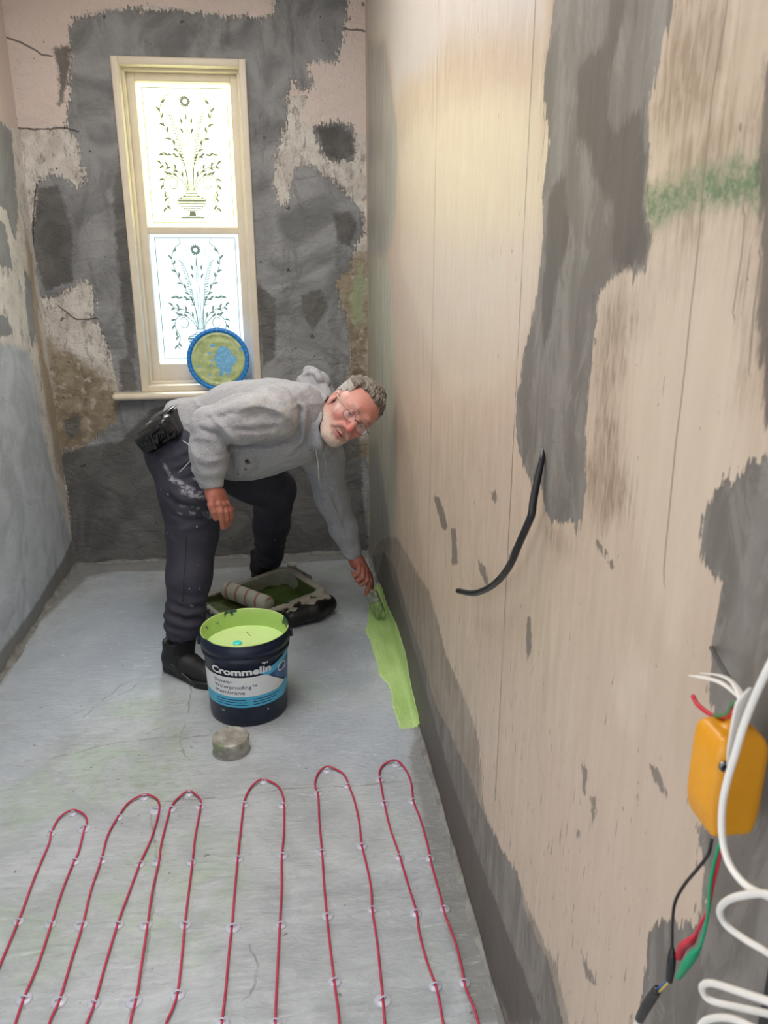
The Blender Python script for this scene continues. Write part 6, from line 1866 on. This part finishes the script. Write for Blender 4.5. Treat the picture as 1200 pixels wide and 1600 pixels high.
mhd.bump(mhd.math('ADD', mhd.math('MULTIPLY', mhd.noise(300, detail=2), 0.25), mhd.math('MULTIPLY', mhd.noise(22, detail=4, dist=0.6), 3.0)), 0.003)
mhd.b.inputs['Sheen Weight'].default_value = 0.15
M_HOOD = mhd.m
spot = np.zeros(len(ov))
for (x, y, z), r in [((-0.16, 2.8, 0.797), .008), ((-0.156, 2.8, 0.79), .006), ((-0.167, 2.8, 0.764), .004), ((-0.178, 2.8, 0.728), .003), ((-0.15, 2.8, 0.744), .003), ((-0.195, 2.8, 0.746), .003)]:
    dd = np.sqrt((ov[:, 0] - x) ** 2 + (ov[:, 2] - z) ** 2 + 0.02 * (ov[:, 1] - y) ** 2)
    spot = np.maximum(spot, np.clip((r - dd) / 0.003 + 0.6, 0, 1) * (ov[:, 1] < 2.95))
dust = np.clip(1.2 - np.linalg.norm((ov - np.array((-0.073, 2.7, 0.975))) * [1, .6, 1], axis=1) / 0.13, 0, 1) * 0.6
mk('hoodie', (ov, of), M_HOOD, person, attrs={'spot': spot, 'dust': dust})


def hood_fn(p):
    d = chain(p, [(0.088, 3.02, 1.065), (0.114, 2.95, 1.041), (0.126, 2.84, 0.994), (0.11, 2.78, 0.931), (0.096, 2.8, 0.858), (0.117, 2.9, 0.795)], [.030, .036, .026, .022, .024, .026], .015)
    d = smin(d, chain(p, [(0.063, 3.02, 1.036), (0.078, 2.9, 1.003), (0.077, 2.8, 0.94), (0.071, 2.82, 0.854)], [.034, .036, .026, .026], .02), .012)
    d = smin(d, chain(p, [(0.084, 3.05, 1.065), (0.118, 3.06, 1.034), (0.156, 3.06, 0.961), (0.168, 3.04, 0.877)], [.030, .030, .028, .026], .02), .015)
    d = smin(d, chain(p, [(0.064, 3, 1.068), (0.083, 2.97, 1.086), (0.105, 2.93, 1.087), (0.112, 2.9, 1.068)], [.014, .013, .013, .014], .01), .006)
    d = d + 0.004 * np.sin(p @ np.array([90, 60, 50.0])) + 0.002 * wob(p, 60, 41)
    hd = head_fn(p) - 0.004
    return smax(d, -hd, 0.004)


ov2, of2 = surface(hood_fn, (0.02, 2.70, 0.76), (0.24, 3.18, 1.26), 0.0045)
mk('hood', (ov2, of2), M_HOOD, person, attrs={'spot': np.zeros(len(ov2)), 'dust': np.zeros(len(ov2))})
M_CORD = simple('grey_drawstring', (172, 172, 174), 0.9, var=6)
mk('drawstring', tube([(0.088, 2.775, 0.873), (0.088, 2.795, 0.824), (0.094, 2.815, 0.771), (0.097, 2.835, 0.699)], 0.0028, 8, 6), M_CORD, person)
mk('drawstring', tube([(0.115, 2.84, 0.834), (0.12, 2.86, 0.79), (0.127, 2.88, 0.74)], 0.0028, 8, 6), M_CORD, person)


# ---------------- trousers
def trouser_fn(p):
    d = chain(p, [(-0.393, 3, 0.816), (-0.312, 3.08, 0.78)], [.140, .135], .06)
    d = smin(d, ell(p, (-0.466, 3.02, 0.823), (.085, .150, .110)), .05)
    d = smin(d, chain(p, [(-0.399, 2.94, 0.767), (-0.375, 2.89, 0.643), (-0.38, 2.865, 0.508)], [.128, .112, .094], .04), .04)
    d = smin(d, chain(p, [(-0.38, 2.865, 0.508), (-0.4, 2.81, 0.356), (-0.418, 2.755, 0.22), (-0.425, 2.735, 0.157)], [.094, .080, .070, .066], .03), .02)
    d = smin(d, ell(p, (-0.421, 2.74, 0.191), (.072, .072, .028)), .014)
    d = smin(d, chain(p, [(-0.283, 3.14, 0.723), (-0.163, 3.2, 0.633), (-0.081, 3.26, 0.547)], [.125, .110, .092], .04), .04)
    d = smin(d, chain(p, [(-0.081, 3.26, 0.547), (-0.104, 3.42, 0.338), (-0.127, 3.57, 0.133)], [.092, .078, .068], .03), .02)
    d = smin(d, ell(p, (-0.127, 3.57, 0.133), (.070, .070, .028)), .012)
    for path, a, w in TF:
        d = d + fold(p, path, a, w)
    d = d + 0.0028 * wob(p, 26, 51, 6)
    k = np.exp(-((p - np.array((-0.413, 2.7, 0.238))) ** 2 / np.array([.1, .1, .06]) ** 2).sum(1))
    d = d + 0.007 * np.sin(p[:, 2] * 150 + p[:, 0] * 34 + 1.5 * np.sin(p[:, 1] * 25)) * k
    k = np.exp(-((p - np.array((-0.137, 3.5, 0.217))) ** 2 / np.array([.1, .1, .08]) ** 2).sum(1))
    d = d + 0.006 * np.sin(p[:, 2] * 130 + p[:, 0] * 30) * k
    k = np.exp(-((p - np.array((-0.377, 2.84, 0.786))) ** 2 / np.array([.05, .1, .06]) ** 2).sum(1))
    d = d + 0.006 * np.sin(p[:, 2] * 160 - p[:, 0] * 60) * k
    # hems
    z1, z2 = (-0.423, 2.735, 0.151)[2], (-0.13, 3.57, 0.08)[2]
    near = p[:, 1] < 3.05
    d = np.where(near, smax(d, z1 - p[:, 2], 0.006), smax(d, z2 - p[:, 2], 0.006))
    return d


TF = [
    ([(-0.445, 2.79, 0.7), (-0.395, 2.78, 0.665), (-0.323, 2.79, 0.647)], .008, .010), ([(-0.461, 2.79, 0.677), (-0.398, 2.78, 0.637), (-0.321, 2.79, 0.616)], -.006, .009),
    ([(-0.439, 2.78, 0.546), (-0.368, 2.77, 0.561), (-0.296, 2.78, 0.564)], .005, .010), ([(-0.452, 2.79, 0.616), (-0.39, 2.78, 0.588), (-0.312, 2.79, 0.581)], -.005, .009),
    ([(-0.39, 2.77, 0.51), (-0.399, 2.74, 0.41), (-0.416, 2.69, 0.294)], .004, .006), ([(-0.412, 2.82, 0.797), (-0.354, 2.81, 0.817)], .006, .008), ([(-0.408, 2.82, 0.762), (-0.346, 2.81, 0.774)], .006, .008),
    ([(-0.442, 2.69, 0.308), (-0.402, 2.68, 0.28), (-0.353, 2.69, 0.293)], .008, .008), ([(-0.453, 2.68, 0.268), (-0.409, 2.67, 0.234), (-0.36, 2.68, 0.242)], -.007, .007),
    ([(-0.184, 3.1, 0.653), (-0.121, 3.14, 0.667), (-0.045, 3.17, 0.643)], -.005, .010),
]
tv2, tf2 = surface(trouser_fn, (-0.66, 2.60, 0.06), (0.10, 3.72, 1.10), 0.006)
paint = np.zeros(len(tv2))
for a, b, r in [((-0.456, 2.79, 0.783), (-0.439, 2.79, 0.754), .006), ((-0.433, 2.79, 0.735), (-0.398, 2.78, 0.72), .010), ((-0.421, 2.79, 0.73), (-0.359, 2.78, 0.697), .009), ((-0.394, 2.79, 0.698), (-0.322, 2.79, 0.672), .010),
                ((-0.362, 2.79, 0.68), (-0.325, 2.79, 0.684), .008), ((-0.416, 2.79, 0.615), (-0.405, 2.79, 0.612), .004), ((-0.367, 2.79, 0.613), (-0.358, 2.79, 0.612), .004), ((-0.317, 2.79, 0.606), (-0.304, 2.79, 0.591), .008),
                ((-0.353, 2.79, 0.737), (-0.34, 2.79, 0.732), .004), ((-0.385, 2.69, 0.285), (-0.381, 2.69, 0.279), .003), ((-0.404, 2.78, 0.642), (-0.342, 2.78, 0.63), .003)]:
    s = np.array([1, .15, 1])
    t, dd = seg_t(tv2 * s, np.array(a) * s, np.array(b) * s)
    paint = np.maximum(paint, np.clip((r - dd) / 0.008 + 0.5, 0, 1))
paint *= tv2[:, 1] < 2.95
mtf = NT('dark_navy_work_trousers', 0.75)
tc = mtf.two((38, 38, 50), (52, 51, 64), mtf.ramp(mtf.noise(10, detail=4), 0.3, 0.7))
pm = mtf.math('MULTIPLY', mtf.attr('paint'), mtf.ramp(mtf.noise(60, (1, 1, 1.5), detail=5), 0.40, 0.60, 0.1, 1))
tc = mtf.mix(mtf.math('MULTIPLY', pm, 0.8), tc, srgb(170, 168, 176))
tc = mtf.mix(mtf.ramp(mtf.noise(70, detail=1, off=(2, 2, 2)), 0.76, 0.78), tc, srgb(150, 150, 156))
mtf.color(tc)
mtf.bump(mtf.math('ADD', mtf.noise(30, detail=4), mtf.math('MULTIPLY', mtf.noise(400), 0.2)), 0.003)
mk('trousers', (tv2, tf2), mtf.m, person, attrs={'paint': paint})
mk('trouser_cord', tube([(-0.379, 2.8, 0.874), (-0.354, 2.785, 0.858), (-0.344, 2.78, 0.838), (-0.354, 2.785, 0.809), (-0.376, 2.79, 0.785), (-0.401, 2.795, 0.761)], 0.0022, 6, 6), M_CORD, person)
mk('trouser_seam', tube([(-0.391, 2.768, 0.528), (-0.397, 2.75, 0.456), (-0.406, 2.722, 0.38), (-0.414, 2.7, 0.302)], 0.0012, 6, 6), simple('navy_seam', (30, 30, 40), 0.8), person)


# ---------------- shoes
def shoe(heel, toe, mirror=1):
    heel, toe = np.array(heel, float), np.array(toe, float)
    fx = toe - heel; L = np.linalg.norm(fx); fx /= L
    sy = np.cross([0, 0, 1], fx)
    M = np.stack([fx, sy, [0, 0, 1]], 1)

    def up(p):
        q = (p - heel) @ M
        d = chain(q, [(0.045, 0, .050), (0.12, 0, .048), (L - 0.055, 0.004 * mirror, .036)], [.044, .046, .040], .02)
        d = smin(d, chain(q, [(0.050, 0, .07), (0.062, 0, .155)], [.044, .047], .02), .02)
        d = smax(d, 0.018 - q[:, 2], 0.004)
        d = smax(d, q[:, 2] - 0.135, 0.006)
        for k in range(5):
            a, b = np.array([0.035 + .022 * k, 0.10, .050 - .004 * k]), np.array([0.075 + .026 * k, 0.03, .070 - .004 * k])
            for s in (-1, 1):
                t, dd = seg_t(np.stack([q[:, 0], np.abs(q[:, 1]) + .06, q[:, 2]], 1), a, b)
                d = d - 0.0022 * np.exp(-(dd / .006) ** 2) / 2
        return d + 0.0012 * wob(p, 90, 61)

    def sole(p):
        q = (p - heel) @ M
        y = np.abs(q[:, 1])
        x = q[:, 0]
        w = np.interp(x, [0, .02, .08, .14, .21, L - .03, L], [.024, .036, .036, .039, .048, .036, .018])
        d2 = np.maximum(y - w, np.maximum(-x + 0.004, x - L))
        top = 0.026 + 0.010 * np.cos(x * 26) * np.exp(-(x / .2) ** 2)
        d = smax(smax(d2, q[:, 2] - top, .006), -q[:, 2] + 0.001, .004)
        return d
    lo = np.minimum(heel, toe) - [.10, .10, 0.01]
    hi = np.maximum(heel, toe) + [.10, .10, .17]

    def stripes():
        out = []
        for k in range(4):
            P = []
            for t in np.linspace(0, 1, 7):
                x = 0.070 + 0.020 * k + 0.060 * t
                z = 0.060 - 0.007 * k - 0.022 * t + 0.006 * math.sin(t * 3)
                P.append(heel + x * fx + (-0.0465 + 0.006 * abs(t - .5)) * sy * 1.0 + np.array([0, 0, z]))
            out.append(tube(P, 0.0022, 6, 3))
        return join(*out)
    return surface(up, lo, hi, .0035), surface(sole, lo, hi, .0035), stripes()


M_SHOE = simple('black_shoe_mesh', (18, 18, 20), 0.55, var=6, scale=80, bump=0.001)
M_SOLE = simple('black_rubber_sole', (26, 26, 28), 0.5, var=4)
M_LACE = simple('charcoal_trim', (74, 74, 78), 0.4, var=4)
for heel, toe in (((-0.503, 2.775, 0), (-0.300, 2.590, 0)), ((-0.190, 3.575, 0), (-0.105, 3.830, 0))):
    a, b, c_ = shoe(heel, toe)
    r_ = thing('shoe', heel, None, None)
    r_.parent = person
    r_.location = WL[r_] - WL[person]
    mk('shoe_upper', a, M_SHOE, r_)
    mk('sole', b, M_SOLE, r_)
    mk('trim_stripes', c_, M_LACE, r_)

M_SOCK = simple('black_sock', (20, 20, 24), 0.9, var=5)
for a, b in (((-0.42, 2.738, 0.194), (-0.445, 2.735, 0.06)), ((-0.128, 3.58, 0.129), (-0.165, 3.635, 0.06))):
    mk('sock', tube([a, (np.array(a) + np.array(b)) / 2, b], 0.050, 20, 6), M_SOCK, person)

# ---------------- pouch on the hip
M_POUCH = simple('glossy_black_pouch', (12, 12, 14), 0.28, var=8, scale=50, bump=0.002)
pa, pb = np.array((-0.51, 2.93, 0.864)), np.array((-0.405, 2.9, 0.93))
pd = (pb - pa); PL = np.linalg.norm(pd); pd /= PL
pn = np.cross(pd, [0, 1, 0]); pn /= np.linalg.norm(pn)
PM = np.stack([pd, [0, 1, 0] - pd * pd[1], pn], 1)
PM[:, 1] /= np.linalg.norm(PM[:, 1])
pc_ = (pa + pb) / 2


def pouch_fn(p):
    q = (p - pc_) @ PM
    d = rbox(q, (0, 0, 0), (.072, .085, .045), .018)
    d = smin(d, rbox(q, (-.035, -.060, .000), (.040, .050, .036), .014), .006)
    d = smin(d, rbox(q, (.030, -.060, .008), (.034, .046, .030), .012), .005)
    d = smin(d, rbox(q, (-.010, -.085, .022), (.050, .030, .008), .004), .003)
    d = smin(d, chain(q, [(-.070, -.07, -.02), (-.078, -.06, .01), (-.06, -.05, .03)], [.014, .012, .012]), .006)
    for k in range(6):
        a = k * 1.7
        d = smin(d, chain(q, [(-.055 + .02 * k, -.108 + .01 * math.sin(a), -.02 + .012 * math.cos(a)), (-.040 + .02 * k, -.112, .012 - .012 * math.cos(a))], [.007, .005]), .003)
    return d + 0.003 * wob(p, 70, 71, 7) + 0.0015 * wob(p, 180, 72)


kv, kf = surface(pouch_fn, pc_ - .15, pc_ + .15, .0035)
pouch = thing('belt_pouch', tuple(pc_ - [0, 0, .06]), 'scuffed black belt pouch strapped on the hip of the bending man', 'pouch')
mk('pouch_body', (kv, kf), M_POUCH, pouch)
mk('loose_strap', tube([(-0.505, 2.84, 0.861), (-0.526, 2.83, 0.859), (-0.546, 2.83, 0.858)], 0.0026, 6, 5, flat=0.5), M_BLK, pouch)
mk('metal_bit', tube([(-0.505, 2.82, 0.93), (-0.486, 2.82, 0.943)], 0.0045, 8, 3, flat=.5), simple('dull_metal', (150, 150, 150), 0.4, 0.6), pouch)
mk('buckle', tube([(-0.485, 2.81, 0.886), (-0.48, 2.81, 0.872), (-0.488, 2.81, 0.861)], 0.0032, 8, 4), simple('pale_scuffed_metal', (140, 140, 142), 0.4, 0.5), pouch)
mk('belt', tube([(-0.456, 2.86, 0.953), (-0.435, 2.88, 0.967), (-0.418, 2.93, 0.976)], 0.012, 8, 5, flat=.3), M_BLK, pouch)
